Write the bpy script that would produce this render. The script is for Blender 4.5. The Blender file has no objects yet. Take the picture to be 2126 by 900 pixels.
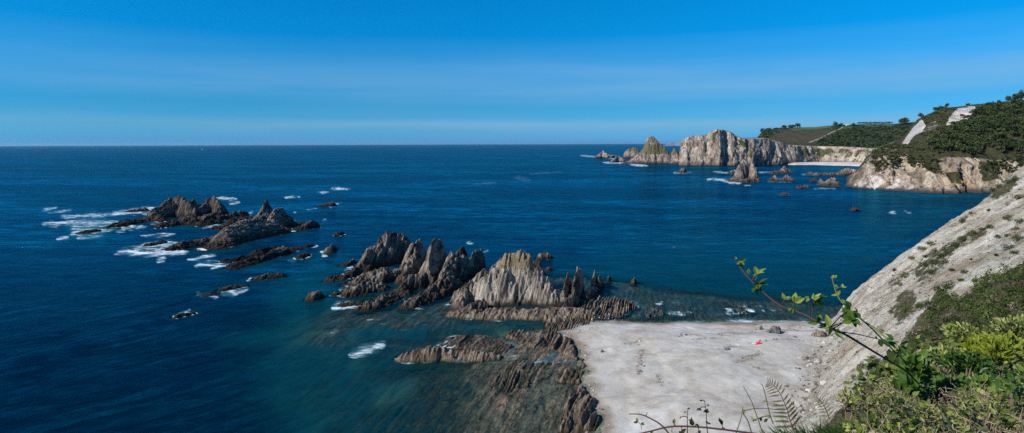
import bpy, math, random
import numpy as np
from mathutils import Matrix, Vector
random.seed(7); rng = np.random.default_rng(7)
sc = bpy.context.scene
col = bpy.data.collections.new("scene"); sc.collection.children.link(col)

# ---------------------------------------------------------------- camera
W, Hh, F = 2126.0, 900.0, 1250.0
CH = 75.0
PITCH = math.atan(151 / F); ROLL = math.atan(4.0 / 1250)
Fw = np.array([0, math.cos(PITCH), -math.sin(PITCH)])
R0 = np.array([1.0, 0, 0]); U0 = np.array([0, math.sin(PITCH), math.cos(PITCH)])
Rv = R0 * math.cos(ROLL) - U0 * math.sin(ROLL)
Uv = U0 * math.cos(ROLL) + R0 * math.sin(ROLL)
cam_d = bpy.data.cameras.new("camera"); cam = bpy.data.objects.new("camera", cam_d); col.objects.link(cam)
cam_d.sensor_width = 36; cam_d.lens = 36 * F / W; cam_d.clip_start = 0.05; cam_d.clip_end = 300000
cam.matrix_world = Matrix(((Rv[0], Uv[0], -Fw[0], 0), (Rv[1], Uv[1], -Fw[1], 0), (Rv[2], Uv[2], -Fw[2], CH), (0, 0, 0, 1)))
sc.camera = cam

def ray(px, py):
    px = np.asarray(px, float); py = np.asarray(py, float)
    return Fw + Rv * ((px - W / 2) / F)[..., None] + Uv * ((Hh / 2 - py) / F)[..., None]
def P(px, py, z=0.0):
    d = ray(px, py); t = (z - CH) / d[..., 2]
    return np.array([0, 0, CH]) + d * t[..., None]
def PY(px, py, Y):
    d = ray(px, py); t = np.asarray(Y, float) / d[..., 1]
    return np.array([0, 0, CH]) + d * t[..., None]
def proj(p):
    d = np.asarray(p, float) - np.array([0, 0, CH])
    z = d @ Fw
    return W / 2 + F * (d @ Rv) / z, Hh / 2 - F * (d @ Uv) / z
def top_z(x, y, pyt):            # height over ground point (x,y) that reaches image row pyt
    lo, hi = -50.0, 400.0
    for _ in range(40):
        m = (lo + hi) / 2
        if proj(np.array([x, y, m]))[1] > pyt: lo = m
        else: hi = m
    return lo

# ---------------------------------------------------------------- noise
def _h(ix, iy, s):
    n = (ix.astype(np.int64) * 374761393 + iy.astype(np.int64) * 668265263 + s * 974711) & 0xFFFFFFFF
    n = ((n ^ (n >> 13)) * 1274126177) & 0xFFFFFFFF
    n = n ^ (n >> 16)
    return (n & 0xFFFF) / 32767.5 - 1
def vn(x, y, s=0):
    x = np.asarray(x, float); y = np.asarray(y, float); x, y = np.broadcast_arrays(x, y)
    ix = np.floor(x); iy = np.floor(y); fx = x - ix; fy = y - iy
    fx = fx * fx * (3 - 2 * fx); fy = fy * fy * (3 - 2 * fy)
    a = _h(ix, iy, s); b = _h(ix + 1, iy, s); c = _h(ix, iy + 1, s); d = _h(ix + 1, iy + 1, s)
    return a + (b - a) * fx + (c - a) * fy + (a - b - c + d) * fx * fy
def fbm(x, y, s=0, o=4):
    r = 0; a = 1; t = 0
    for i in range(o):
        r = r + a * vn(x * 2 ** i + 17.3 * i, y * 2 ** i - 9.1 * i, s + i); t += a; a *= .5
    return r / t
def ridged(x, y, s=0, o=4):
    r = 0; a = 1; t = 0
    for i in range(o):
        r = r + a * (1 - 2 * np.abs(vn(x * 2 ** i + 7.7 * i, y * 2 ** i + 3.1 * i, s + i))); t += a; a *= .55
    return r / t
SA = math.radians(15)
PX_, PY_ = math.cos(SA), -math.sin(SA)     # across the strata
AX_, AY_ = math.sin(SA), math.cos(SA)      # along the strata
def strata(x, y, s=3, w=2.2):              # thin upended beds, roughly -1..1
    wob = fbm(x / 30, y / 30, 91, 2) * 2.5
    c = x * PX_ + y * PY_ + wob; l = x * AX_ + y * AY_
    a = 1 - 2 * np.abs(vn(c / w, l / (w * 7), s))
    b = vn(c / (w * .45), l / (w * 3), s + 5)
    k = vn(c / (w * 3), l / (w * 4), s + 9)
    return .5 * a + .3 * b + .5 * k
def ss(a, b, x):
    t = np.clip((x - a) / (b - a), 0, 1); return t * t * (3 - 2 * t)

# ---------------------------------------------------------------- objects
def tag(o, label=None, cat=None, group=None, kind=None):
    if label: o['label'] = label
    if cat: o['category'] = cat
    if group: o['group'] = group
    if kind: o['kind'] = kind
    return o
def mesh(name, V, Fc, mat, parent=None, smooth=False, attrs=None, fmat=None):
    V = np.asarray(V, np.float32); Fc = np.asarray(Fc, np.int32)
    me = bpy.data.meshes.new(name); n = Fc.shape[1]
    me.vertices.add(len(V)); me.vertices.foreach_set('co', V.ravel())
    me.loops.add(Fc.size); me.loops.foreach_set('vertex_index', Fc.ravel())
    me.polygons.add(len(Fc)); me.polygons.foreach_set('loop_start', np.arange(0, Fc.size, n, dtype=np.int32))
    me.polygons.foreach_set('loop_total', np.full(len(Fc), n, np.int32))
    me.polygons.foreach_set('use_smooth', np.full(len(Fc), smooth, bool))
    for m in (mat if isinstance(mat, (list, tuple)) else [mat]): me.materials.append(m)
    if fmat is not None: me.polygons.foreach_set('material_index', np.asarray(fmat, np.int32))
    me.update(calc_edges=True)
    for k, v in (attrs or {}).items():
        a = me.attributes.new(k, 'FLOAT', 'POINT'); a.data.foreach_set('value', np.asarray(v, np.float32).ravel())
    o = bpy.data.objects.new(name, me); col.objects.link(o)
    if parent: o.parent = parent
    return o
def gridf(nu, nv):
    i = np.arange(nu * nv).reshape(nv, nu)
    return np.stack([i[:-1, :-1], i[:-1, 1:], i[1:, 1:], i[1:, :-1]], -1).reshape(-1, 4)
def hfield(name, fn, x0, x1, y0, y1, res, mat, zcut=-1.5, parent=None, smooth=False, extra=None, jit=.3):
    nx = max(4, int((x1 - x0) / res)); ny = max(4, int((y1 - y0) / res))
    X, Y = np.meshgrid(np.linspace(x0, x1, nx), np.linspace(y0, y1, ny))
    X = X + vn(X / res * .9, Y / res * .9, 61) * res * jit; Y = Y + vn(X / res * .9, Y / res * .9, 62) * res * jit
    Z = fn(X, Y)
    f = gridf(nx, ny); z = Z.ravel()
    keep = z[f].max(1) > zcut; f = f[keep]
    u, inv = np.unique(f, return_inverse=True); f = inv.reshape(-1, 4)
    V = np.stack([X.ravel()[u], Y.ravel()[u], z[u]], 1)
    at = {k: g(V[:, 0], V[:, 1], V[:, 2]) for k, g in (extra or {}).items()}
    return mesh(name, V, f, mat, parent, smooth, at)
def seg_dist(X, Y, pts):
    """nearest distance (signed, left +), segment index + t along a polyline"""
    best = np.full(X.shape, 1e9); sg = np.zeros(X.shape); u = np.zeros(X.shape)
    for i in range(len(pts) - 1):
        ax, ay = pts[i][:2]; bx, by = pts[i + 1][:2]
        dx, dy = bx - ax, by - ay; L = dx * dx + dy * dy + 1e-9
        t = np.clip(((X - ax) * dx + (Y - ay) * dy) / L, 0, 1)
        ex = X - ax - t * dx; ey = Y - ay - t * dy; d = np.hypot(ex, ey)
        m = d < best; best = np.where(m, d, best)
        sg = np.where(m, np.sign(dx * (Y - ay) - dy * (X - ax)), sg); u = np.where(m, i + t, u)
    return best, sg, u
def poly_sd(X, Y, pts):          # signed distance, inside +
    p = list(pts) + [pts[0]]
    d, _, _ = seg_dist(X, Y, p)
    ins = np.zeros(X.shape, bool)
    for i in range(len(pts)):
        ax, ay = p[i][:2]; bx, by = p[i + 1][:2]
        c = ((ay > Y) != (by > Y)) & (X < (bx - ax) * (Y - ay) / ((by - ay) if by != ay else 1e-9) + ax)
        ins ^= c
    return np.where(ins, d, -d)
# ---------------------------------------------------------------- materials
def newmat(name):
    m = bpy.data.materials.new(name); m.use_nodes = True; nt = m.node_tree
    for n in list(nt.nodes): nt.nodes.remove(n)
    return m, nt
class NT:
    def __init__(s, nt): s.nt = nt
    def n(s, t, **k):
        nd = s.nt.nodes.new(t)
        for a, b in k.items():
            if a.startswith('i_'):
                nd.inputs[int(a[2:]) if a[2:].isdigit() else a[2:]].default_value = b
            else: setattr(nd, a, b)
        return nd
    def l(s, a, b): s.nt.links.new(a, b)
    def pos(s): return s.n('ShaderNodeNewGeometry').outputs['Position']
    def attr(s, name): return s.n('ShaderNodeAttribute', attribute_name=name).outputs['Fac']
    def noise(s, vec, scale, detail=4, rough=.55, sc=(1, 1, 1), rot=0, dist=0):
        mp = s.n('ShaderNodeMapping'); mp.inputs['Scale'].default_value = sc; mp.inputs['Rotation'].default_value = (0, 0, rot)
        # rotate first, then scale: two mappings
        if rot:
            m0 = s.n('ShaderNodeMapping'); m0.inputs['Rotation'].default_value = (0, 0, rot); s.l(vec, m0.inputs[0]); vec = m0.outputs[0]
            mp.inputs['Rotation'].default_value = (0, 0, 0)
        s.l(vec, mp.inputs[0])
        t = s.n('ShaderNodeTexNoise'); t.inputs['Scale'].default_value = scale; t.inputs['Detail'].default_value = detail
        t.inputs['Roughness'].default_value = rough; t.inputs['Distortion'].default_value = dist
        s.l(mp.outputs[0], t.inputs['Vector']); return t.outputs['Fac']
    def ramp(s, fac, stops):
        r = s.n('ShaderNodeValToRGB'); e = r.color_ramp.elements
        while len(e) < len(stops): e.new(.5)
        for q, (p, c) in zip(e, stops):
            q.position = p; q.color = (*c, 1) if len(c) == 3 else c
        s.l(fac, r.inputs[0]); return r.outputs[0]
    def mr(s, v, a, b, c=0., d=1.):
        r = s.n('ShaderNodeMapRange'); s.l(v, r.inputs[0])
        for i, q in enumerate((a, b, c, d)): r.inputs[i + 1].default_value = q
        return r.outputs[0]
    def math(s, op, a, b=None, c=None):
        r = s.n('ShaderNodeMath', operation=op)
        for i, q in enumerate((a, b, c)):
            if q is None: continue
            if isinstance(q, (int, float)): r.inputs[i].default_value = q
            else: s.l(q, r.inputs[i])
        return r.outputs[0]
    def mix(s, fac, a, b):
        r = s.n('ShaderNodeMix', data_type='RGBA')
        for i, q in ((0, fac), (6, a), (7, b)):
            if isinstance(q, (int, float)): r.inputs[i].default_value = q
            elif isinstance(q, tuple): r.inputs[i].default_value = (*q, 1)
            else: s.l(q, r.inputs[i])
        return r.outputs[2]
    def mul(s, a, b):
        r = s.n('ShaderNodeMix', data_type='RGBA', blend_type='MULTIPLY'); r.inputs[0].default_value = 1
        for i, q in ((6, a), (7, b)):
            if isinstance(q, tuple): r.inputs[i].default_value = (*q, 1)
            else: s.l(q, r.inputs[i])
        return r.outputs[2]
    def sep(s, v):
        r = s.n('ShaderNodeSeparateXYZ'); s.l(v, r.inputs[0]); return r.outputs
    def bump(s, h, strength, dist=1.0, prev=None):
        b = s.n('ShaderNodeBump'); b.inputs['Strength'].default_value = strength; b.inputs['Distance'].default_value = dist
        s.l(h, b.inputs['Height'])
        if prev is not None: s.l(prev, b.inputs['Normal'])
        return b.outputs[0]
    def bsdf(s, color, rough=.9, normal=None, spec=.2, sss=None):
        b = s.n('ShaderNodeBsdfPrincipled')
        if isinstance(color, tuple): b.inputs['Base Color'].default_value = (*color, 1)
        else: s.l(color, b.inputs['Base Color'])
        if isinstance(rough, (int, float)): b.inputs['Roughness'].default_value = rough
        else: s.l(rough, b.inputs['Roughness'])
        b.inputs['Specular IOR Level'].default_value = spec
        if normal is not None: s.l(normal, b.inputs['Normal'])
        return b.outputs[0]
    def out(s, sh):
        o = s.n('ShaderNodeOutputMaterial'); s.l(sh, o.inputs[0])

ROT = SA    # rotate world so that x runs across the strata
def rock_mat(name, dark, mid, light, unit=1.0, wet=None, wetz=(1.0, 4.0), veg=None, vegc=((.05, .065, .02), (.12, .12, .05)), rot=ROT, bumpd=.35, stain=None, lean=.12, bare=False):
    m, nt = newmat(name); k = NT(nt); p = k.pos()
    st = k.noise(p, .55 / unit, 6, .62, (1, lean, .16), rot, .4)
    st2 = k.noise(p, 1.7 / unit, 5, .6, (1, lean * 1.6, .22), rot, .2)
    big = k.noise(p, .09 / unit, 5, .6)
    c = k.ramp(st, [(.34, dark), (.47, mid), (.6, light), (.72, mid)])
    c2 = k.ramp(st2, [(.36, (.35, .32, .3)), (.47, (.95, .95, .95)), (.66, (1.15, 1.1, 1.0))])
    c = k.mul(c, c2)
    c3 = k.ramp(big, [(.3, (.72, .7, .7)), (.55, (1, 1, 1)), (.75, (1, .93, .82))])
    c = k.mul(c, c3)
    if stain:
        sn = k.noise(p, .03 / unit, 4, .6); c = k.mix(k.mr(sn, .62, .72), c, stain)
    if wet:
        z = k.sep(p)[2]; wn = k.noise(p, .35 / unit, 5, .6)
        zz = k.math('ADD', z, k.math('MULTIPLY', k.math('SUBTRACT', wn, .5), -(wetz[1]) * 1.4))
        c = k.mix(k.mr(zz, wetz[0], wetz[1], 1, 0), c, k.mix(wn, wet, tuple(q * 1.9 for q in wet)))
    if veg:
        vn_ = k.noise(p, veg, 6, .68); v = k.attr('veg')
        f = k.math('ADD', v, k.math('MULTIPLY', k.math('SUBTRACT', vn_, .5), 2.2))
        vc = k.ramp(k.noise(p, veg * 2.3, 5, .7), [(.35, vegc[0]), (.65, vegc[1])])
        c = k.mix(k.mr(f, .42, .58), c, vc)
    if bare: c = k.mix(k.mr(k.math('ADD', k.attr('bare'), k.math('MULTIPLY', k.math('SUBTRACT', k.noise(p, .045, 7, .72), .5), 2.4)), .45, .62), c, k.mix(k.mr(big, .4, .6), (.5, .45, .41), (.76, .7, .66)))
    h = k.math('ADD', st, k.math('MULTIPLY', st2, .5))
    h = k.math('ADD', h, k.math('MULTIPLY', k.noise(p, 3.2 / unit, 6, .7), .5))
    nrm = k.bump(h, 1.0, bumpd * unit * 3.4)
    k.out(k.bsdf(c, .92, nrm, .15)); return m
ROCK = rock_mat('shore_rock', (.042, .034, .028), (.16, .13, .102), (.37, .315, .25), 1.0, wet=(.022, .016, .012), wetz=(.6, 3.2), veg=.5, vegc=((.15, .12, .065), (.25, .2, .12)))
ROCKP = rock_mat('pale_shore_rock', (.075, .065, .058), (.28, .245, .205), (.52, .465, .39), 1.0, wet=(.03, .022, .016), wetz=(.4, 2.6), veg=.5, vegc=((.17, .13, .075), (.29, .235, .15)))
ROCKG = rock_mat('grey_rock', (.042, .034, .028), (.15, .124, .1), (.39, .33, .26), 1.1, wet=(.028, .02, .014), wetz=(1.5, 7.0))
ROCKF = rock_mat('dark_islet_rock', (.025, .02, .018), (.08, .064, .052), (.25, .205, .17), 1.6, wet=(.016, .011, .009), wetz=(1.0, 5.0))
ROCKB = rock_mat('brown_reef_rock', (.05, .038, .028), (.165, .128, .095), (.34, .275, .21), .8, wet=(.035, .027, .016), wetz=(-.2, .9), bumpd=.25)
ROCKD = rock_mat('far_rock', (.13, .1, .085), (.33, .265, .225), (.52, .45, .38), 6, wet=(.05, .035, .03), wetz=(2, 12), veg=.06, vegc=((.12, .11, .05), (.2, .18, .1)), rot=0.0, lean=.5)
CLIFFA = rock_mat('far_cliff_rock', (.19, .145, .12), (.39, .32, .26), (.66, .59, .49), 9, wet=(.12, .085, .07), wetz=(3, 14), veg=.035, vegc=((.035, .045, .02), (.12, .125, .05)), rot=-.2, lean=.5)
CLIFFB = rock_mat('headland_rock', (.12, .09, .07), (.36, .29, .22), (.58, .5, .4), 5, wet=(.05, .04, .035), wetz=(2, 9), veg=.07, vegc=((.028, .036, .014), (.085, .08, .035)), rot=-.2, lean=.5, stain=(.46, .28, .13), bare=True)

def slope_mat():
    m, nt = newmat('pale_scree'); k = NT(nt); p = k.pos()
    fl = k.noise(p, .17, 8, .7, (.5, 1, .6), math.radians(20), .9)
    fine = k.noise(p, .9, 10, .78); big = k.noise(p, .05, 5, .6)
    c = k.ramp(fl, [(.34, (.3, .25, .19)), (.42, (.5, .45, .37)), (.5, (.66, .62, .54)), (.62, (.76, .73, .67))])
    c = k.mul(c, k.ramp(fine, [(.32, (.45, .42, .37)), (.48, (.95, .94, .92)), (.75, (1.0, .99, .97))]))
    c = k.mul(c, k.ramp(big, [(.38, (.74, .68, .6)), (.55, (1, 1, 1))]))
    br = k.noise(p, .075, 8, .72, (.35, 1, .6), math.radians(24), .8); c = k.mix(k.mr(br, .55, .63, 0, .6), c, k.ramp(fine, [(.4, (.12, .095, .065)), (.6, (.33, .27, .2))]))
    v = k.attr('veg'); vn_ = k.noise(p, .35, 7, .7)
    f = k.math('ADD', v, k.math('MULTIPLY', k.math('SUBTRACT', vn_, .5), 2.0))
    vc = k.ramp(k.noise(p, 1.3, 6, .7), [(.3, (.05, .045, .03)), (.5, (.1, .095, .05)), (.7, (.2, .18, .13))])
    c = k.mix(k.mr(f, .4, .62), c, vc)
    h = k.math('ADD', fl, k.math('MULTIPLY', fine, .6))
    k.out(k.bsdf(c, .95, k.bump(h, 1.0, 2.4), .1)); return m
SLOPE = slope_mat()

def sand_mat():
    m, nt = newmat('pale_pebbles'); k = NT(nt); p = k.pos()
    b = k.noise(p, .045, 5, .55, (1, .6, 1), .5, 1.2); g = k.noise(p, 1.3, 9, .85); b2 = k.noise(p, .14, 6, .65, (.8, 1.2, 1), -.3, .5)
    c = k.ramp(b, [(.38, (.41, .38, .335)), (.47, (.455, .435, .40)), (.56, (.485, .47, .44)), (.66, (.56, .555, .54))])
    c = k.mul(c, k.ramp(b2, [(.36, (.82, .78, .72)), (.5, (1, .99, .97)), (.68, (1.03, 1.02, 1.0))]))
    c = k.mul(c, k.ramp(g, [(.3, (.5, .48, .45)), (.46, (1, 1, 1)), (.8, (1.1, 1.1, 1.1))]))
    d = k.attr('debris'); f = k.math('MULTIPLY', d, k.mr(k.noise(p, .9, 5, .7), .44, .54))
    c = k.mix(f, c, (.16, .125, .1))
    wet = k.attr('wet'); c = k.mix(wet, c, k.mul(c, (.55, .47, .4)))
    k.out(k.bsdf(c, .95, k.bump(k.math('ADD', g, k.math('MULTIPLY', b2, 3)), .5, .25), .1)); return m
SAND = sand_mat()
def seabed_mat():
    m, nt = newmat('reef_bed'); k = NT(nt); p = k.pos()
    st = k.noise(p, .7, 8, .72, (1, .2, 1), ROT, .9); b = k.noise(p, .06, 5, .6); b3 = k.noise(p, .45, 8, .78)
    c = k.ramp(st, [(.36, (.028, .028, .02)), (.5, (.085, .08, .055)), (.64, (.19, .16, .11))])
    c = k.mul(c, k.ramp(b, [(.35, (.55, .75, .5)), (.5, (1, .9, .75)), (.65, (1, .78, .72))]))
    c = k.mul(c, k.ramp(b3, [(.36, (.35, .38, .38)), (.5, (1, 1, 1)), (.64, (1.7, 1.5, 1.3))]))
    c = k.mix(k.attr('brown'), c, k.mul(k.ramp(st, [(.36, (.05, .035, .025)), (.5, (.2, .15, .11)), (.64, (.4, .31, .23))]), k.ramp(b3, [(.38, (.4, .4, .4)), (.55, (1, 1, 1)), (.66, (1.1, .85, .85))]))); s = k.attr('sandy'); c = k.mix(s, c, k.mix(b3, (.2, .24, .18), (.36, .4, .3)))
    k.out(k.bsdf(c, .9, k.bump(st, 1, .8), .1)); return m
SEABED = seabed_mat()

def water_mat():
    m, nt = newmat('sea_water'); k = NT(nt); p = k.pos()
    op = k.attr('opac'); fo = k.attr('foam'); sh = k.attr('shoal')
    ang = math.radians(-8); body_tint = (.1, .75, 1.0)
    P_ = k.sep(p); tn = k.math('MULTIPLY', k.mr(P_[1], 430, 230), k.mr(P_[0], 30, -70))
    def two(a_, b_): return k.math('ADD', k.math('MULTIPLY', a_, k.math('SUBTRACT', 1.0, tn)), k.math('MULTIPLY', b_, tn))
    w1 = k.noise(p, .055, 3, .5, (.35, 1, 1), ang, .3)
    w2 = two(k.noise(p, .22, 5, .62, (.24, 1, 1), math.radians(4), .3), k.noise(p, .26, 5, .62, (.22, 1, 1), math.radians(-48), .3))
    w3 = two(k.noise(p, .9, 4, .65, (.5, 1, 1), math.radians(-6), 0), k.noise(p, .8, 5, .68, (.35, 1, 1), math.radians(-40), 0))
    big = k.noise(p, .006, 5, .55, (.35, 1, 1), math.radians(10), .4)
    n = k.bump(w1, 1.0, 2.6); n = k.bump(w2, 1.0, 1.3, n); n = k.bump(w3, 1.0, .35, n)
    ripple_shade = k.ramp(w3, [(.38, (.45, .5, .55)), (.5, (.95, .95, .95)), (.62, (1.6, 1.7, 1.6))])
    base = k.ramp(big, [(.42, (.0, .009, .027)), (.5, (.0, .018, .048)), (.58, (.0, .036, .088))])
    wm = two(k.noise(p, .075, 4, .62, (.2, 1, 1), math.radians(2), .4), k.noise(p, .06, 4, .62, (.22, 1, 1), math.radians(-50), .4)); chop_shade = k.mul(k.ramp(w2, [(.42, (.3, .36, .42)), (.5, (.95, .95, .95)), (.58, (1.8, 2.0, 1.9))]), k.ramp(wm, [(.42, (.42, .46, .52)), (.5, (.95, .95, .95)), (.58, (1.5, 1.7, 1.6))]))
    base = k.mul(k.mul(base, chop_shade), ripple_shade)  # light crests and dark troughs of the ripples painted into the water colour
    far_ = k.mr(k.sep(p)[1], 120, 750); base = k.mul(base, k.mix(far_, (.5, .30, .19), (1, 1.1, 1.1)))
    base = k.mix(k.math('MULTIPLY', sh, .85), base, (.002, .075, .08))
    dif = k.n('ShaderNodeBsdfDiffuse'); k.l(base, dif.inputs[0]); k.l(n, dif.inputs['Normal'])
    fr = k.n('ShaderNodeFresnel'); fr.inputs['IOR'].default_value = 1.33; fr2 = k.n('ShaderNodeFresnel'); fr2.inputs['IOR'].default_value = 1.33; k.l(n, fr2.inputs['Normal'])
    frs = k.math('ADD', k.math('MULTIPLY', fr.outputs[0], .5), k.math('MULTIPLY', k.math('MINIMUM', fr2.outputs[0], .5), .3))
    gl = k.n('ShaderNodeBsdfGlossy'); gl.inputs['Color'].default_value = (.1, .74, .86, 1); gl.inputs['Roughness'].default_value = .12; k.l(n, gl.inputs['Normal'])
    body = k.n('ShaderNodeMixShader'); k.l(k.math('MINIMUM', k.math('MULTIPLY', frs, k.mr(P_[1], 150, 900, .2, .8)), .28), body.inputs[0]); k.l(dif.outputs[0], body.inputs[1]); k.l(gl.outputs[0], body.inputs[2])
    tr = k.n('ShaderNodeBsdfTransparent'); tint = k.mix(op, (.85, .95, .92), (.3, .72, .66)); k.l(tint, tr.inputs[0])
    mx = k.n('ShaderNodeMixShader'); k.l(k.mr(op, 0, 1, .10, 1.0), mx.inputs[0]); k.l(tr.outputs[0], mx.inputs[1]); k.l(body.outputs[0], mx.inputs[2])
    # foam: patchy white water
    fn = k.noise(p, .2, 8, .72, (.6, 1.0, 1), math.radians(12), .8); fb = k.noise(p, .1, 5, .6, (.4, 1.2, 1), math.radians(12))
    f = k.math('ADD', fo, k.math('MULTIPLY', k.math('SUBTRACT', fn, .5), 3.6)); f = k.math('ADD', f, k.math('MULTIPLY', k.math('SUBTRACT', fb, .5), 1.8))
    ff = k.math('MULTIPLY', k.mr(f, .5, 1.25), k.mr(fo, .02, .25))
    mist = k.math('MULTIPLY', k.mr(fo, .05, .8, 0, .6), k.mr(fb, .35, .6))
    aer = k.bsdf((.09, .36, .44), .5, n, .3)
    m2 = k.n('ShaderNodeMixShader'); k.l(mist, m2.inputs[0]); k.l(mx.outputs[0], m2.inputs[1]); k.l(aer, m2.inputs[2])
    fs = k.bsdf((.78, .83, .86), .85, k.bump(fn, 1, .8), .1)
    m3 = k.n('ShaderNodeMixShader'); k.l(ff, m3.inputs[0]); k.l(m2.outputs[0], m3.inputs[1]); k.l(fs, m3.inputs[2])
    k.out(m3.outputs[0]); return m
WATER = water_mat()

def leaf_mat(name, stops, rough=.55, trans=.35, spec=.35):
    m, nt = newmat(name); k = NT(nt); a = k.attr('tint')
    c = k.ramp(a, stops)
    b = k.bsdf(c, rough, None, spec)
    t = k.n('ShaderNodeBsdfTranslucent'); k.l(k.mul(c, (1.2, 1.3, .5)), t.inputs[0])
    mx = k.n('ShaderNodeMixShader'); mx.inputs[0].default_value = trans; k.l(b, mx.inputs[1]); k.l(t.outputs[0], mx.inputs[2])
    k.out(mx.outputs[0]); return m
def plain(name, c, rough=.8, spec=.2, nscale=None):
    m, nt = newmat(name); k = NT(nt)
    if nscale:
        f = k.noise(k.pos(), nscale, 5, .65); cc = k.ramp(f, [(.3, tuple(q * .6 for q in c)), (.7, tuple(min(1, q * 1.3) for q in c))])
        k.out(k.bsdf(cc, rough, None, spec))
    else: k.out(k.bsdf(c, rough, None, spec))
    return m

# ---------------------------------------------------------------- sky and sun
SUN_EL, SUN_AZ = math.radians(36), math.radians(-113)     # azimuth from +Y, clockwise; negative = left, behind the camera
SD = Vector((math.sin(SUN_AZ) * math.cos(SUN_EL), math.cos(SUN_AZ) * math.cos(SUN_EL), math.sin(SUN_EL)))
sl = bpy.data.lights.new('sun', 'SUN'); sl.energy = 4.6; sl.angle = math.radians(.53); sl.color = (1, .93, .82)
so = bpy.data.objects.new('sun', sl); col.objects.link(so); so.rotation_euler = SD.to_track_quat('Z', 'Y').to_euler()
w = bpy.data.worlds.new('World'); sc.world = w; w.use_nodes = True; nt = w.node_tree
for n_ in list(nt.nodes): nt.nodes.remove(n_)
k = NT(nt)
sky = k.n('ShaderNodeTexSky', sky_type='NISHITA'); sky.sun_disc = False; sky.sun_elevation = SUN_EL; sky.sun_rotation = SUN_AZ
sky.altitude = 80; sky.air_density = 1.0; sky.dust_density = .3; sky.ozone_density = 3.0
tc = k.n('ShaderNodeTexCoord').outputs['Generated']; sx = k.sep(tc)
el = sx[2]
# deep polarised blue higher up, a little paler towards the horizon; thin stratus streaks low down
tint = k.ramp(k.mr(el, -.02, .26), [(.07, (.08, .60, 1.7)), (.17, (.09, .61, 1.28)), (.3, (.045, .57, 1.13)), (.5, (.01, .655, 1.21)), (1, (.0, .745, 1.27))])
c = k.mul(sky.outputs[0], tint)
cl = k.noise(tc, 1.3, 4, .55, (1, 1, 9), 0, .2)
elw = k.math('ADD', el, k.math('MULTIPLY', k.math('SUBTRACT', cl, .5), .035))
f = k.ramp(k.mr(elw, -.02, .2), [(.09, (.25,) * 3), (.13, (.22,) * 3), (.19, (.3,) * 3), (.245, (.46,) * 3), (.30, (.16,) * 3), (.38, (.14,) * 3), (.5, (.42,) * 3), (.58, (.36,) * 3), (.72, (.12,) * 3), (.86, (.0,) * 3)])
f = k.math('MULTIPLY', f, k.mr(sx[0], -.75, .35, .5, 1.2))
cl3 = k.noise(tc, 1.7, 6, .6, (1, 1, 14), 0, .4); f = k.math('MULTIPLY', f, k.mr(cl3, .32, .68, .6, 1.35))
c = k.mix(f, c, (2.6, 4.7, 6.9))
bg = k.n('ShaderNodeBackground'); k.l(c, bg.inputs[0]); bg.inputs[1].default_value = .085
o = k.n('ShaderNodeOutputWorld'); k.l(bg.outputs[0], o.inputs[0])
sc.view_settings.view_transform = 'Standard'; sc.view_settings.look = 'None'; sc.view_settings.gamma = 1
sc.view_settings.exposure = 0.25; sc.view_settings.use_curve_mapping = False
sc.cycles.use_denoising = False; sc.cycles.max_bounces = 6; sc.cycles.transparent_max_bounces = 12; sc.cycles.diffuse_bounces = 2; sc.cycles.glossy_bounces = 2
sc.cycles.caustics_reflective = False; sc.cycles.caustics_refractive = False
# ---------------------------------------------------------------- ground: beach, sea bed
def pxw(pts, z=0.0): return [tuple(P(float(a), float(b), z)[:2]) for a, b in pts]
def beds(X, Y, s, w):
    wob = fbm(X / 25, Y / 25, 91, 2) * 2.0 + .3 * fbm(X / 5, Y / 9, s + 60, 3)
    c_ = X * PX_ + Y * PY_ + wob; l = X * AX_ + Y * AY_
    saw = (c_ / (w * 1.6) + 1.0 * vn(c_ / (w * 3.3), 0 * l, s) + .3 * vn(c_ / (w * 5), l / (w * 9), s + 7)) % 1.0
    t = np.where(saw < .3, saw / .3, (1 - saw) / .7)
    cut = vn(np.floor(c_ / (w * 1.6)) * 3.7, l / (w * 9), s + 2)
    return (t * 2 - 1) * .45 + .6 * cut + .1 * vn(c_ / .5, l / 2.2, s + 4)
SHORE = pxw([(1243, 930), (1252, 890), (1246, 862), (1232, 822), (1218, 788), (1206, 758), (1210, 735), (1196, 712), (1180, 700), (1165, 688), (1190, 676), (1215, 668), (1260, 667), (1330, 669), (1450, 670), (1600, 669), (1740, 671), (1900, 668), (1900, 740), (1840, 960)])
SHORE = [(8, 60), (12, 100)] + SHORE[:] + [(90, 60)]
SHELF = pxw([(690, 960), (590, 800), (570, 740), (640, 690), (700, 655), (760, 625), (900, 600), (1060, 570), (1180, 575), (1260, 590), (1330, 600), (1500, 612), (1740, 630), (1900, 640), (1900, 960)])
CHAN = pxw([(740, 694), (800, 690), (900, 688), (1010, 683), (1090, 676)])
SHALLOW = pxw([(1040, 705), (1070, 688), (1130, 685), (1215, 690), (1260, 900), (1250, 960), (960, 960), (1000, 860), (1010, 780), (1030, 740)])
def reef_noise(X, Y): return strata(X, Y, 3, 2.4)
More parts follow.
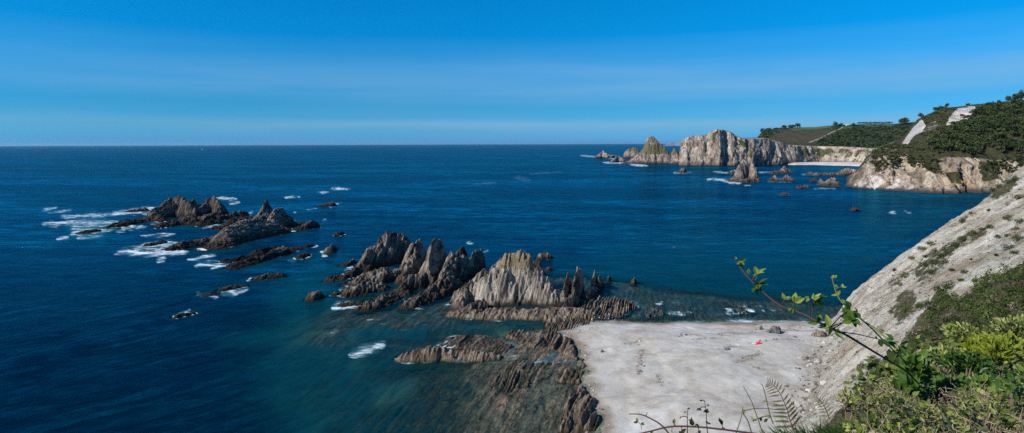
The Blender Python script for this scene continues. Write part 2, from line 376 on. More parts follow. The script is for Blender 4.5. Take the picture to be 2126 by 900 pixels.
def ground(X, Y):
    X = np.asarray(X, float); Y = np.asarray(Y, float)
    sb = poly_sd(X, Y, SHORE); sb = sb + fbm(X / 12, Y / 12, 25, 2) * 2.2 + fbm(X / 4, Y / 4, 21, 3) * 1.8
    land = np.clip(sb, 0, 60) * .07 + (.55 * vn(X / 16, Y / 11, 31) + .3 * fbm(X / 5, Y / 5, 33, 3)) * ss(1, 12, sb) - .03
    # stepped pebble berms
    land = land + .35 * ss(9, 12, sb + 3 * vn(X / 20, Y / 20, 5)) + .3 * ss(22, 25, sb + 5 * vn(X / 25, Y / 25, 6))
    sh = poly_sd(X, Y, SHELF) + 9 * vn(X / 22, Y / 22, 41)
    s2 = poly_sd(X, Y, SHALLOW) + 4 * vn(X / 8, Y / 12, 43)
    t_ = ss(205, 235, Y); depth = -(1 - t_) * (.9 + np.clip(-s2, 0, 80) * .055) - 1.6 * t_ - np.clip(-sh, 0, 120) * .16
    cd, _, _ = seg_dist(X, Y, CHAN); depth = depth - 2.2 * ss(9, 2, cd + 5 * vn(X / 9, Y / 14, 48))
    depth = depth + reef_noise(X, Y) * 1.0 * ss(-25, 5, sh) * ss(4, 9, cd)
    s2 = poly_sd(X, Y, SHALLOW) + 4 * vn(X / 8, Y / 12, 43); m2 = ss(-7, 3, s2)
    depth = depth * (1 - m2) + m2 * (-.27 + .62 * beds(X, Y, 26, 1.5) + .3 * fbm(X / 9, Y / 14, 45, 3))
    depth = depth + .35 * beds(X, Y, 27, 2.0) * ss(-20, 5, sh) * (1 - m2)
    sea = np.maximum(depth, -30 + 0 * X)
    near = np.clip(-sb, 0, 50)
    sea = np.where(near < 6, np.maximum(sea, -.05 - near * .16) * ss(0, 6, near) + (-.05 - near * .14) * (1 - ss(0, 6, near)), sea)
    return np.where(sb > 0, land, sea)
def sandy(x, y, z):
    return np.clip(ss(7, 3, seg_dist(x, y, CHAN)[0]) * .0 + ss(.3, .75, fbm(x / 18, y / 26, 77, 3) + .15) * ss(-1.0, -2.6, z), 0, 1)
o = hfield('seabed', lambda X, Y: np.where(poly_sd(X, Y, SHORE) > 5, -2.0, ground(X, Y)), -190, 200, 95, 345, .75, SEABED, -29, extra={'sandy': sandy, 'brown': lambda x, y, z: np.clip(ss(-9, 2, poly_sd(x, y, SHALLOW) + 4 * vn(x / 8, y / 12, 43)) + .6 * ss(-12, 0, poly_sd(x, y, SHELF)) * ss(200, 230, y), 0, 1)}, smooth=True)
tag(o, kind='structure')
# one wide bottom sheet below everything
o = mesh('deep_seabed', [(-90000, -90000, -32), (90000, -90000, -32), (90000, 90000, -32), (-90000, 90000, -32)], [(0, 1, 2, 3)], plain('deep_bed', (.02, .05, .05)))
tag(o, kind='structure')
DEB = [pxw(q) for q in ([(1300, 722), (1318, 718), (1330, 714)], [(1333, 735), (1330, 760), (1325, 785)], [(1365, 790), (1372, 812)], [(1405, 714), (1450, 708)], [(1440, 722), (1480, 718)],
       [(1505, 738), (1535, 736)], [(1545, 762), (1580, 752)], [(1528, 775), (1560, 765)], [(1560, 782), (1580, 788)], [(1630, 720), (1660, 722)], [(1470, 700), (1620, 695)], [(1625, 690), (1720, 694)], [(1660, 775), (1710, 765)], [(1665, 765), (1700, 752)], [(1480, 706), (1500, 712)])]
def debris(x, y, z):
    r = 0
    for q in DEB: r = np.maximum(r, ss(1.6, .1, seg_dist(x, y, q)[0]))
    return r * .9
def wetf(x, y, z):
    sb = poly_sd(x, y, SHORE); sb = sb + fbm(x / 12, y / 12, 25, 2) * 2.2 + fbm(x / 4, y / 4, 21, 3) * 1.8; return np.clip(ss(4.5 + 2.5 * (y > 225), .3, sb) * .9 + .7 * ss(.0, .6, vn(x / 9, y / 3, 8)) * ss(10, 3, sb) * (y > 235) * (x > 60), 0, 1)
o = hfield('beach', lambda X, Y: (lambda g: np.where((poly_sd(X, Y, SHORE) > -4.5) & (g > -.28), g + .012, -9))(ground(X, Y)), 5, 175, 95, 262, .5, SAND, -.3, extra={'debris': debris, 'wet': wetf}, smooth=True)
tag(o, kind='structure')

# ---------------------------------------------------------------- rocks
ROCKFN = []       # (fn, bbox) so that the water knows what lies below it
def fin(pts, wl, wr, p=1.5, hs=1.0):
    G = []
    for a, b, t in pts:
        g = P(float(a), float(b)); G.append((g[0], g[1], max(.3, top_z(g[0], g[1], t)) * hs))
    hs_ = np.array([g[2] for g in G])
    def f(X, Y):
        d, s, u = seg_dist(X, Y, G)
        h = np.interp(u, np.arange(len(G)), hs_)
        wl_ = np.interp(u, np.arange(len(G)), wl) if isinstance(wl, (list, tuple)) else wl
        wr_ = np.interp(u, np.arange(len(G)), wr) if isinstance(wr, (list, tuple)) else wr
        w_ = np.where(s > 0, wl_, wr_); t = d / w_
        return np.where(t < 1, h * (1 - np.clip(t, 0, 1) ** p), -(t - 1) * np.maximum(h, 2) * p * .8)
    f.G = G; f.w = max(np.max(wl), np.max(wr)); return f
def rock(name, label, fins, mat=None, cat='rock', res=.55, amp=None, group=None, rough=1.0, sw=2.2, seed=0, vegtop=None, smooth=False):
    mat = mat or ROCK
    xs = [g[0] for f in fins for g in f.G]; ys = [g[1] for f in fins for g in f.G]; w_ = max(f.w for f in fins) * 1.25
    hm = max(g[2] for f in fins for g in f.G); amp = amp if amp is not None else min(2.2, .35 + hm * .07)
    def fn(X, Y):
        X2 = X + rough * 1.2 * amp * vn(X / (3.2 * amp + 1), Y / (3.2 * amp + 1), 11 + seed); Y2 = Y + rough * 1.2 * amp * vn(X / (3 * amp + 1), Y / (3 * amp + 1), 12 + seed)
        z = np.full(X.shape, -40.0)
        for f in fins: z = np.maximum(z, f(X2, Y2))
        e = ss(-3, hm * .25 + .5, z)
        return z + amp * e * (.85 * strata(X, Y, 3 + seed, sw) + .5 * beds(X, Y, 5 + seed, sw * .8) + .95 * rough * ridged(X / (4.2 * amp), Y / (6 * amp), 44 + seed) + .5 * rough ** 2 * ridged(X / (1.6 * amp), Y / (3 * amp), 47 + seed, 3)) - .25 * amp + amp * .35 * vn(X / .9, Y / 1.6, 5)
    bb = (min(xs) - w_, max(xs) + w_, min(ys) - w_, max(ys) + w_)
    ex = {'veg': (vegtop if vegtop else (lambda x, y, z: 0 * x))}
    o = hfield(name, fn, *bb, res, mat, -1.6, extra=ex, smooth=smooth)
    tag(o, label, cat, group); ROCKFN.append((fn, bb)); return o

# --- the big stack at the beach and its neighbours
rock('sea_stack', 'largest pale rock stack beside the beach, fluted grey face and grassy brown top', [
    fin([(985, 622, 592), (1010, 622, 572), (1040, 618, 550), (1058, 612, 524), (1068, 612, 519), (1082, 612, 518), (1096, 614, 529), (1108, 616, 544), (1120, 618, 562), (1140, 622, 588), (1165, 624, 603), (1184, 626, 612)], [8, 8, 9, 12, 13, 13, 12, 11, 9, 7, 6, 5], [11, 13, 16, 19, 20, 20, 19, 18, 16, 13, 11, 8], 1.6)],
    ROCKP, 'rock stack', .42, 1.5, sw=1.9, vegtop=lambda x, y, z: ss(12.5, 17, z) * 1.0 - .15, rough=.55)
rock('jagged_rock', 'dark jagged rock cluster against the left flank of the largest stack', [
    fin([(955, 640, 620), (975, 625, 592), (1000, 612, 556), (1012, 606, 566)], 5, 6, 1.3), fin([(952, 630, 606), (985, 618, 580)], 4, 4, 1.3), fin([(975, 648, 630), (1000, 640, 618)], 4, 4, 1.2)], ROCK, 'rock', .42, 1.2, seed=2)
rock('domed_rock', 'small dark knob rising behind the left shoulder of the largest stack', [fin([(1030, 596, 556), (1044, 592, 535), (1052, 590, 545)], 5, 5, 1.6)], ROCK, seed=3)
rock('domed_rock', 'dark rock peeping out behind the right shoulder of the largest stack', [fin([(1110, 592, 546), (1122, 592, 538), (1127, 596, 560)], 4, 4, 1.6)], ROCKF, seed=4)
rock('shore_ledge', 'low brown rock ledge along the foot of the largest stack', [
    fin([(960, 652, 645), (1010, 655, 647), (1060, 654, 645), (1120, 655, 646), (1190, 652, 642)], 7, 7, 2.5), fin([(1150, 664, 657), (1215, 655, 645)], 5, 5, 2)], ROCKB, 'rock ledge', .45, .8, sw=1.6, seed=5)
rock('rock_spire', 'dark twin-pointed spire just right of the largest stack', [
    fin([(1168, 628, 600), (1176, 615, 566), (1184, 612, 585)], 1.7, 2.2, 1.2), fin([(1190, 630, 590), (1197, 612, 553), (1206, 606, 561)], 1.7, 2.4, 1.2), fin([(1172, 645, 628), (1190, 636, 606), (1200, 620, 580)], 2.0, 2.6, 1.2)], ROCK, 'rock spire', .3, .6, sw=1.2, seed=6)
rock('rock_spire', 'pale two-pronged spire standing alone in water right of the dark twin spire', [
    fin([(1229, 604, 580), (1233, 596, 562), (1237, 592, 575)], 1.3, 1.6, 1.4), fin([(1241, 600, 576), (1245, 592, 570), (1251, 588, 580)], 1.4, 2.0, 1.4)], ROCK, 'rock spire', .33, .8, sw=1.2, seed=7)
rock('broken_rock', 'small broken dark rock below the two-pronged spire', [fin([(1213, 626, 612), (1222, 618, 598), (1236, 606, 594)], 2.4, 2.6, 1.3)], ROCK, 'rock', .33, .7, sw=1.1, seed=8)
rock('needle_rock', 'thin needle rock standing farthest right in the shallow bay', [fin([(1314, 590, 579), (1318, 587, 577)], 1.1, 1.2, 1.8)], ROCK, 'rock', .25, .35, sw=1, seed=9)
rock('tiny_rock', 'tiny pale rock tip right of the two-pronged spire', [fin([(1262, 583, 573), (1266, 582, 574)], 1.0, 1.0, 1.8)], ROCKG, 'rock', .25, .3, sw=1, seed=9)
rock('tiny_rock', 'small pinkish rock in water behind the largest stack', [fin([(1122, 538, 528), (1138, 536, 526)], 3, 3, 1.6)], ROCK, 'rock', .5, .6, seed=10)
rock('tiny_rock', 'tiny half-sunken rock between the largest stack and the dark twin spire', [fin([(1137, 562, 557), (1143, 560, 555)], 1.8, 1.8, 1.6)], ROCK, 'rock', .4, .4, seed=13)
# field of upended beds between the spires and the sand
def reef(name, label, poly, base, amp, w, seed, mat=None, res=.3, cat='reef', soft=3.0, tall=0.0, group=None):
    Q = pxw(poly); xs = [q[0] for q in Q]; ys = [q[1] for q in Q]
    def fn(X, Y):
        sd = poly_sd(X, Y, Q) + 1.6 * vn(X / 4, Y / 6, seed) + 1.0 * reef_noise(X, Y)
        e = ss(-1, soft, sd)
        s_ = beds(X, Y, seed + 3, w * .62); tooth = np.clip(s_, 0, 1) ** 1.5 * tall
        return -1.9 + e * (1.9 + base + amp * s_ + tooth * ss(0, .6, vn(X / 3, Y / 7, seed + 8) + .4) + .2 * amp * vn(X / .8, Y / 2.5, seed))
    bb = (min(xs) - 3, max(xs) + 3, min(ys) - 4, max(ys) + 4)
    o = hfield(name, fn, *bb, res, mat or ROCKB, -1.5, extra={'veg': lambda x, y, z: 0 * x}); tag(o, label, cat, group); ROCKFN.append((fn, bb)); return o
reef('upended_reef', 'bristling brown reef of thin upright beds between the spires and the sand', [(1195, 650), (1205, 622), (1240, 615), (1290, 622), (1322, 625), (1325, 640), (1300, 655), (1270, 664), (1225, 664), (1190, 660)], .5, 1.0, 1.3, 20, tall=1.2)
reef('sand_edge_rocks', 'brown rocks half buried in sand where the ledge meets the beach corner', [(1125, 690), (1130, 668), (1190, 660), (1245, 664), (1240, 672), (1190, 690)], .35, .75, 1.2, 21)
reef('low_reef', 'reddish low rocks breaking the surface off the middle of the beach edge', [(1328, 662), (1330, 645), (1370, 636), (1385, 655), (1350, 664)], -.15, .9, 1.1, 22)
reef('low_reef', 'thin reddish line of awash rocks right of the middle of the beach', [(1370, 656), (1385, 642), (1440, 648), (1450, 658), (1400, 660)], -.4, .8, 1.1, 23)
reef('low_reef', 'scattered awash rocks with foam flecks off the right end of the beach', [(1500, 655), (1510, 628), (1560, 628), (1570, 655)], -.5, .9, 1.0, 24)
reef('tilted_reef', 'long striped reef slabs behind the humped ledge rock', [(905, 722), (920, 700), (950, 694), (1010, 697), (1050, 704), (1072, 722), (1060, 738), (1020, 732), (960, 728)], .45, .9, 2.0, 25)
reef('tilted_reef', 'broad striped reef between the channel and the pale sand', [(1040, 700), (1060, 686), (1110, 690), (1160, 690), (1195, 705), (1203, 735), (1206, 752), (1180, 748), (1150, 735), (1110, 728), (1070, 716)], .75, .95, 2.3, 26)
reef('tilted_reef', 'half sunken striped reef running down towards the bottom of the cove', [(1010, 800), (1040, 760), (1060, 738), (1110, 738), (1150, 750), (1140, 790), (1100, 812), (1050, 820)], -.1, .85, 2.0, 27)
reef('tilted_reef', 'short row of pale blocky slabs beside the sand edge', [(1140, 795), (1145, 768), (1190, 765), (1212, 772), (1215, 800), (1180, 798)], .35, .9, 2.0, 28)
reef('tilted_reef', 'tall striped slabs beside the sand at the bottom of the cove', [(1160, 895), (1170, 845), (1190, 800), (1222, 796), (1240, 840), (1250, 865), (1240, 895), (1200, 905)], 1.3, 1.4, 1.8, 29)
reef('sand_edge_rocks', 'small cluster of rocks poking out of the sand beside the blocky slabs', [(1198, 768), (1200, 742), (1220, 745), (1224, 762)], .5, .8, 1.2, 30)
rock('ledge_rock', 'long humped brown rock with a dark undercut in the cove shallows', [
    fin([(850, 745, 732), (872, 743, 723), (892, 742, 717), (915, 742, 727), (950, 742, 729), (990, 742, 730), (1016, 741, 732)], 3.6, 4.2, 2.0), fin([(836, 748, 743), (852, 744, 733)], 2, 2, 1.6)], ROCKB, 'rock', .36, .85, sw=1.5, seed=15)
# --- the row of leaning teeth
rock('tooth_rock', 'tallest leaning tooth rock, leftmost of the row of teeth', [
    fin([(735, 568, 560), (760, 560, 536), (780, 552, 510), (797, 546, 492), (809, 543, 481), (822, 541, 482), (832, 540, 484)], [6, 8, 9, 9, 9, 8, 7], [4, 6, 8, 10, 11, 11, 9], 1.35), fin([(688, 582, 577), (715, 578, 570), (742, 570, 556)], 3.5, 3.5, 1.4)], ROCKG, 'rock stack', .45, 1.8, rough=.85, seed=31)
rock('low_rock', 'rugged brown hump lying in front of the tallest tooth rock', [fin([(745, 590, 580), (775, 585, 566), (802, 580, 558), (825, 572, 562)], 7, 7, 1.5), fin([(728, 612, 602), (760, 605, 590), (790, 600, 590)], 5, 5, 1.5)], ROCK, 'rock', .5, 1.5, seed=32)
rock('low_rock', 'small foam-washed rock below the rugged brown hump', [fin([(712, 634, 628), (740, 632, 627)], 3, 3, 1.6)], ROCK, 'rock', .4, .6, seed=33)
rock('low_rock', 'bristly oblong rock in front of the row of teeth, left of a rounder one', [fin([(762, 640, 628), (790, 630, 618), (815, 620, 612)], 4.5, 4.5, 1.7)], ROCK, 'rock', .42, 1.1, sw=1.4, seed=34)
rock('low_rock', 'round bristly rock in front of the fan of teeth', [fin([(850, 638, 624), (872, 628, 616)], 4.5, 4.5, 1.8)], ROCK, 'rock', .42, 1.1, sw=1.4, seed=35)
rock('tooth_rock', 'second tooth rock, a grey spire with a split tip', [fin([(848, 572, 545), (858, 562, 508), (864, 556, 502), (873, 552, 496), (880, 550, 520)], 6, 7, 1.4), fin([(838, 586, 568), (858, 576, 556)], 5, 5, 1.4)], ROCKG, 'rock stack', .45, 1.8, seed=36)
rock('tooth_rock', 'third tooth rock, pale left edge and long dark tail to the lower left', [fin([(885, 590, 558), (893, 580, 516), (903, 572, 505), (911, 566, 501), (920, 562, 528), (932, 556, 548)], 6, 8, 1.4), fin([(830, 610, 596), (855, 600, 580), (885, 588, 566)], 4.5, 5, 1.5)], ROCKG, 'rock stack', .45, 1.8, seed=37)
rock('tooth_rock', 'fourth tooth rock, concave flank with thin pale edge and lumpy right end', [fin([(905, 608, 590), (925, 594, 562), (938, 582, 527), (946, 578, 526), (960, 574, 540), (978, 566, 540)], [5, 5, 5, 5, 6, 5], 7, 1.35), fin([(975, 570, 538), (988, 562, 521), (1000, 556, 517)], 3.5, 3.5, 1.5), fin([(890, 622, 606), (920, 610, 588), (945, 598, 575)], 5, 5.5, 1.5)], ROCKG, 'rock stack', .45, 1.8, seed=38)
rock('domed_rock', 'round dark knob peeping over the fourth tooth rock', [fin([(953, 548, 518), (964, 546, 511)], 3.5, 3.5, 2)], ROCKF, 'rock', .5, 1, seed=39)
# --- isolated small ones
small = [
    ('lone round brown rock left of the teeth', [(650, 622, 611), (661, 618, 606)], 3.2), ('flat pinkish rock awash left of the rugged brown hump', [(695, 613, 608), (715, 607, 601)], 2.2),
    ('slim pointed rock above the tail of the tallest tooth', [(715, 552, 548), (733, 546, 537)], 2.6), ('dark rock with a foamy foot between the islets and the teeth', [(681, 526, 516), (690, 518, 506)], 3.2),
    ('small dark round rock highest of those between islets and teeth', [(700, 489, 483), (710, 486, 480)], 3.0), ('peaked dark rock at the right end of the slab islet', [(618, 478, 474), (640, 474, 460), (655, 472, 459)], 5.0),
    ('dark wave-washed rock alone behind the islets with foam on its right', [(668, 429, 426), (690, 427, 420)], 5.5), ('tiny rock pair off the foot of the slab islet, nearer one', [(622, 536, 531), (636, 531, 525)], 3.0),
    ('tiny rock pair off the foot of the slab islet, foamier one', [(606, 520, 515), (622, 518, 512)], 2.8), ('tiny dark rock right of the foamier tiny rock', [(638, 514, 510), (648, 512, 508)], 2.2),
]
for i, (lb, pts, w_) in enumerate(small): rock('small_rock', lb, [fin(pts, w_, w_, 1.6)], [ROCK, ROCKF][i > 3], 'rock', .45, .8, seed=50 + i)
rock('skerry', 'long low brown skerry alone in open water below the slab islet', [fin([(536, 579, 576), (560, 576, 569), (582, 572, 567)], 3.5, 3.5, 2.2)], ROCK, 'skerry', .5, .75, seed=70)
rock('skerry', 'broken foam-laced skerry left of the long low brown one', [fin([(430, 615, 612), (443, 613, 609)], 2.2, 2.2, 1.6), fin([(462, 605, 601), (480, 600, 595), (503, 595, 591)], 2.4, 2.4, 1.6)], ROCK, 'skerry', .5, .7, seed=71)
rock('skerry', 'lowest wave-washed skerry at the end of the dark swell', [fin([(368, 659, 656), (385, 655, 650), (396, 651, 649)], 1.6, 1.6, 1.8)], ROCK, 'skerry', .4, .5, seed=72)
# --- left islets
rock('islet', 'slab-shaped islet with a long grey shaded face and pale left flank', [
    fin([(450, 514, 508), (466, 506, 484), (482, 500, 468), (510, 492, 457), (545, 486, 455), (572, 482, 462), (584, 480, 474)], [10, 12, 14, 15, 15, 13, 9], [9, 12, 16, 18, 18, 15, 10], 1.7)], ROCKG, 'islet', .7, 1.7, rough=.42, seed=80)
rock('rock_spire', 'slender pointed spire behind the slab islet', [fin([(533, 462, 450), (543, 460, 433), (552, 458, 416), (558, 457, 420), (563, 458, 440)], 7, 8, 1.5)], ROCKG, 'rock spire', .65, 1.6, seed=81)
rock('rock_spire', 'broad blunt spire at the right end of the slab islet, dark right side', [fin([(566, 476, 452), (574, 472, 434), (586, 470, 433), (596, 468, 448), (606, 466, 462)], 9, 11, 1.5)], ROCKG, 'rock spire', .65, 1.6, seed=82)
rock('skerry', 'long ribbed skerry in front of the slab islet', [fin([(486, 555, 551), (520, 546, 539), (560, 535, 526), (590, 525, 513)], 4.5, 5, 1.6), fin([(504, 537, 532), (540, 529, 521), (576, 518, 511)], 4, 4, 1.6), fin([(470, 544, 541), (500, 540, 536)], 3, 3, 1.5)], ROCKF, 'skerry', .55, 1.15, seed=83)
rock('skerry', 'foam-ringed brown skerry trailing left from the slab islet', [fin([(358, 518, 514), (385, 511, 501), (420, 507, 499), (450, 500, 492)], 7, 7, 1.6)], ROCKF, 'skerry', .65, 1.4, seed=84)
rock('small_rock', 'sliver of rock inside the big foam patch left of the slab islet', [fin([(308, 511, 507), (338, 504, 500)], 4, 4, 1.6)], ROCKF, 'rock', .6, .8, seed=85)
rock('islet', 'dark craggy islet farthest back on the left with three humps', [
    fin([(318, 454, 440), (340, 450, 428), (358, 447, 413), (373, 446, 407), (385, 447, 416), (398, 450, 424)], [8, 12, 13, 14, 12, 9], [9, 13, 15, 16, 13, 9], 1.5), fin([(398, 450, 430), (408, 448, 418), (420, 448, 425), (434, 446, 417), (448, 446, 408), (458, 447, 422)], 7, 9, 1.4),
    fin([(300, 458, 453), (330, 459, 449)], 7, 8, 1.6), fin([(385, 462, 452), (400, 461, 450)], 8, 9, 1.6), fin([(425, 459, 447), (452, 457, 444)], 8, 8, 1.5)], ROCKF, 'islet', .75, 2.3, sw=5, seed=86)
rock('skerry', 'black low skerries in front of the dark craggy islet', [fin([(335, 471, 466), (362, 467, 458)], 7, 7, 1.6), fin([(385, 466, 462), (420, 468, 462), (450, 464, 458)], 6, 6, 1.6)], ROCKF, 'skerry', .75, 1.6, seed=87)
rock('skerry', 'low dark skerry at the edge of the breaking waves farthest left', [fin([(240, 471, 468), (262, 466, 457), (284, 462, 457)], 8, 8, 1.6)], ROCKF, 'skerry', .75, 1.4, seed=88)
rock('skerry', 'dark broken skerry linking the craggy islet to the slab islet', [fin([(462, 474, 470), (490, 468, 456), (520, 462, 452), (545, 460, 455)], 9, 9, 1.6), fin([(440, 458, 452), (480, 452, 446), (505, 448, 442)], 7, 7, 1.6)], ROCKF, 'skerry', .75, 1.8, seed=89)
rock('small_rock', 'flat rock sliver among the lowest foam of the far left breakers', [fin([(172, 484, 481), (196, 480, 477)], 5, 5, 1.6)], ROCKF, 'rock', .8, .9, seed=90)
rock('small_rock', 'flat rock sliver in the foam just left of the craggy islet', [fin([(272, 440, 437), (300, 438, 433)], 6, 6, 1.6)], ROCKF, 'rock', .8, .9, seed=91)
# --- far rocks
far = [
    ('far_rock', 'lowest far rock at the seaward end of the distant stacks', [(1236, 329, 326), (1251, 328, 316), (1262, 329, 322), (1285, 328, 326)], 14, 'rock'),
    ('far_rock', 'small pointed far rock in front of the big distant pyramid', [(1272, 338, 334), (1284, 336, 324), (1291, 337, 332)], 12, 'rock'),
    ('sea_stack', 'blocky far stack half shaded, left of the distant pyramid', [(1300, 328, 314), (1307, 328, 308), (1326, 328, 309), (1333, 328, 320)], 16, 'rock stack'),
    ('sea_stack', 'pyramid-shaped distant stack with a grassy slope and pointed tip', [(1314, 340, 333), (1328, 339.5, 319), (1338, 339.5, 302), (1346, 339.5, 286), (1354, 339.5, 284), (1366, 339.5, 295), (1382, 339.5, 310), (1391, 339.5, 321), (1399, 339.5, 309), (1409, 340, 328)], 42, 'rock stack'),
    ('far_rock', 'little reddish rock in open water left of the bay stack', [(1411, 359, 356), (1421, 358, 349), (1428, 358, 356)], 9, 'rock'),
    ('sea_stack', 'tall pale blunt stack standing in the bay below the distant cliffs', [(1536, 374, 341), (1543, 373, 334), (1560, 373, 337), (1565, 374, 352)], 13, 'rock stack'),
    ('far_rock', 'low reddish apron around the foot of the tall pale bay stack', [(1518, 375, 370), (1540, 379, 372), (1566, 378, 370)], 10, 'rock'),
    ('far_rock', 'red sliver of rock on the left behind the tall pale bay stack', [(1518, 361, 356), (1530, 360, 355)], 9, 'rock'),
    ('far_rock', 'pointed pale rock right of the bay stack nearest the cliff foot', [(1604, 361, 358), (1622, 359, 355), (1630, 358, 345), (1635, 358, 352)], 12, 'rock'),
    ('far_rock', 'left one of two little peaked rocks in the middle of the far bay', [(1598, 376, 373), (1607, 375, 366), (1613, 376, 372)], 6, 'rock'),
    ('far_rock', 'right one of two little peaked rocks in the middle of the far bay', [(1624, 376, 372), (1632, 374, 363), (1642, 376, 371)], 7, 'rock'),
    ('far_rock', 'flat oval cream rock below the little peaked rocks', [(1659, 391, 386), (1674, 391, 385)], 5, 'rock'),
    ('far_rock', 'flat rock lowest on the left in the far bay', [(1624, 406, 403), (1636, 406, 402)], 4, 'rock'),
    ('far_rock', 'twin-peaked ragged rock nearest the tip of the green headland', [(1704, 385, 372), (1715, 386, 379), (1727, 384, 370), (1737, 387, 381)], 8, 'rock'),
    ('far_rock', 'dot-like rock between the oval rock and the long reddish reef', [(1685, 377, 373), (1692, 377, 373)], 5, 'rock'),
    ('far_rock', 'thin reef line left of the long reddish reef', [(1678, 363, 359), (1700, 365, 361), (1730, 364, 361)], 9, 'rock'),
    ('far_rock', 'long reddish reef touching the tip of the green headland', [(1742, 364, 358), (1758, 363, 350), (1772, 363, 353), (1790, 364, 356)], 14, 'rock'),
    ('far_rock', 'lone dark speck of rock in the near bay off the pale slope', [(1770, 437, 434), (1779, 437, 434)], 3, 'rock'),
]
for i, (nm, lb, pts, w_, ct) in enumerate(far):
    Yd = P(float(pts[0][0]), float(pts[0][1]))[1]; r = Yd / 1250 * 1.1
    rock(nm, lb, [fin(pts, w_, w_, 1.5)], ROCKD, ct, r, .6 + r * 1.5, seed=100 + i, sw=3 * r + 1,
         vegtop=(lambda x, y, z: ss(28, 40, z) * ss(95, 60, z) * .9) if 'pyramid' in lb else None)
# loose boulders on the sand
def boulder(px, py, w_, h_, label, mat):
    g = P(float(px), float(py), 1.2); z0 = float(ground(np.array([g[0]]), np.array([g[1]]))[0])
    n = 14; V = []; Fc = []
    s_ = random.random() * 50
    for j in range(9):
        th = math.pi * (j / 8)
        for i in range(n):
            ph = 2 * math.pi * i / n
            d = np.array([math.sin(th) * math.cos(ph), math.sin(th) * math.sin(ph), math.cos(th)])
            r_ = 1 + .45 * float(vn(d[0] * 1.7 + s_, d[1] * 1.7 + d[2] * 2.3)) + .15 * float(vn(d[0] * 5 + s_, d[2] * 5 - d[1] * 4))
            V.append((g[0] + d[0] * w_ / 2 * r_, g[1] + d[1] * w_ * .4 * r_, z0 + h_ * .25 + d[2] * h_ * .75 * r_))
    for j in range(8):
        for i in range(n): Fc.append((j * n + i, (j + 1) * n + i, (j + 1) * n + (i + 1) % n, j * n + (i + 1) % n))
    tag(mesh('boulder', V, Fc, mat), label, 'boulder')
GREYB = rock_mat('boulder_rock', (.09, .095, .1), (.2, .2, .2), (.36, .35, .33), .6)
boulder(1610, 690, 5.2, 2.4, 'largest grey boulder on the back of the beach', GREYB)
boulder(1594, 692, 1.6, 1.0, 'little dark boulder touching the largest grey one', GREYB)
boulder(1580, 683, 1.5, 1.4, 'small upright grey stone left of the largest boulder', GREYB)
boulder(1700, 704, 5.0, 2.0, 'tan rounded boulder at the foot of the pale slope', ROCKB)
boulder(1250, 727, 1.0, .9, 'single small dark stone alone on the left part of the sand', GREYB)
boulder(1650, 708, 1.3, .6, 'flat dark stone between the beachgoers and the tan boulder', GREYB)
boulder(1508, 737, 2.2, .7, 'flat dark stone in the middle of the beach', GREYB)
boulder(1632, 813, 1.4, .4, 'flat elongated stone on the sand above the fern frond', GREYB)
# ---------------------------------------------------------------- distant land
def loft(name, cols, rows_back, mat, nu, nv, masks=None, amp=8, flute=14, kind='structure', extra=None, seed=0, closeY=300):
    """cols: (px, [(py, dY), ...]) lowest row on the water; a real surface with its own distances"""
    cx = np.array([c_[0] for c_ in cols], float); K = len(cols[0][1])
    u = np.linspace(cx[0], cx[-1], nu)
    Yw = np.array([c_[2] if len(c_) > 2 else P(float(c_[0]), float(c_[1][0][0]))[1] for c_ in cols])
    yw = np.interp(u, cx, Yw)
    pys = [np.interp(u, cx, [c_[1][k_][0] for c_ in cols]) for k_ in range(K)]
    dys = [np.interp(u, cx, [c_[1][k_][1] for c_ in cols]) for k_ in range(K)]
    tv = np.linspace(0, K - 1, nv); Vp = []
    for t in tv:
        i = min(int(t), K - 2); f = t - i
        Vp.append(PY(u, pys[i] * (1 - f) + pys[i + 1] * f, yw + dys[i] * (1 - f) + dys[i + 1] * f))
    A = np.array(Vp)                                   # nv, nu, 3
    n_ = np.array([0, -1.0, .25])
    px, py = proj(A)
    e = np.ones(A.shape[:2]); e *= np.clip((nv - 1 - np.arange(nv)) / 3, 0, 1)[:, None] * .8 + .2
    xx = A[..., 0]; zz = A[..., 2]
    dsp = amp * (1.1 * ridged(xx / flute / 2, zz / 70 + seed, 50 + seed) + .7 * vn(xx / flute * 1.7, zz / 45, 51 + seed) + .5 * fbm(xx / 7, zz / 9, 52 + seed))
    A = A + (dsp * e)[..., None] * n_
    bot = A[0].copy(); bot[:, 2] = -6; bot[:, 1] -= 2
    A[0, :, 2] = np.maximum(A[0, :, 2], 0)
    tz = A[-1].copy(); bk1 = tz.copy(); bk1[:, :2] *= (1 + closeY * .5 / tz[:, 1:2]); bk1[:, 2] -= np.minimum(6, tz[:, 2] * .3); bk2 = tz.copy(); bk2[:, :2] *= (1 + closeY / tz[:, 1:2]); bk2[:, 2] = -6
    G = np.concatenate([bot[None], A, bk1[None], bk2[None]])
    at = {}
    pxa, pya = proj(G)
    for kk, fn in (masks or {}).items(): at[kk] = fn(pxa, pya, G)
    o = mesh(name, G.reshape(-1, 3), gridf(nu, G.shape[0])[:, ::-1] * 1, mat, None, True, at)
    tag(o, kind=kind); o_ = (G, pxa, pya); return o, o_
def pmask(px, py, polys, soft=5):
    r = np.zeros(px.shape)
    for q, v in polys:
        s_ = ss(-soft, soft, poly_sd(px, py, q)); r = r * (1 - s_) + v * s_
    return r
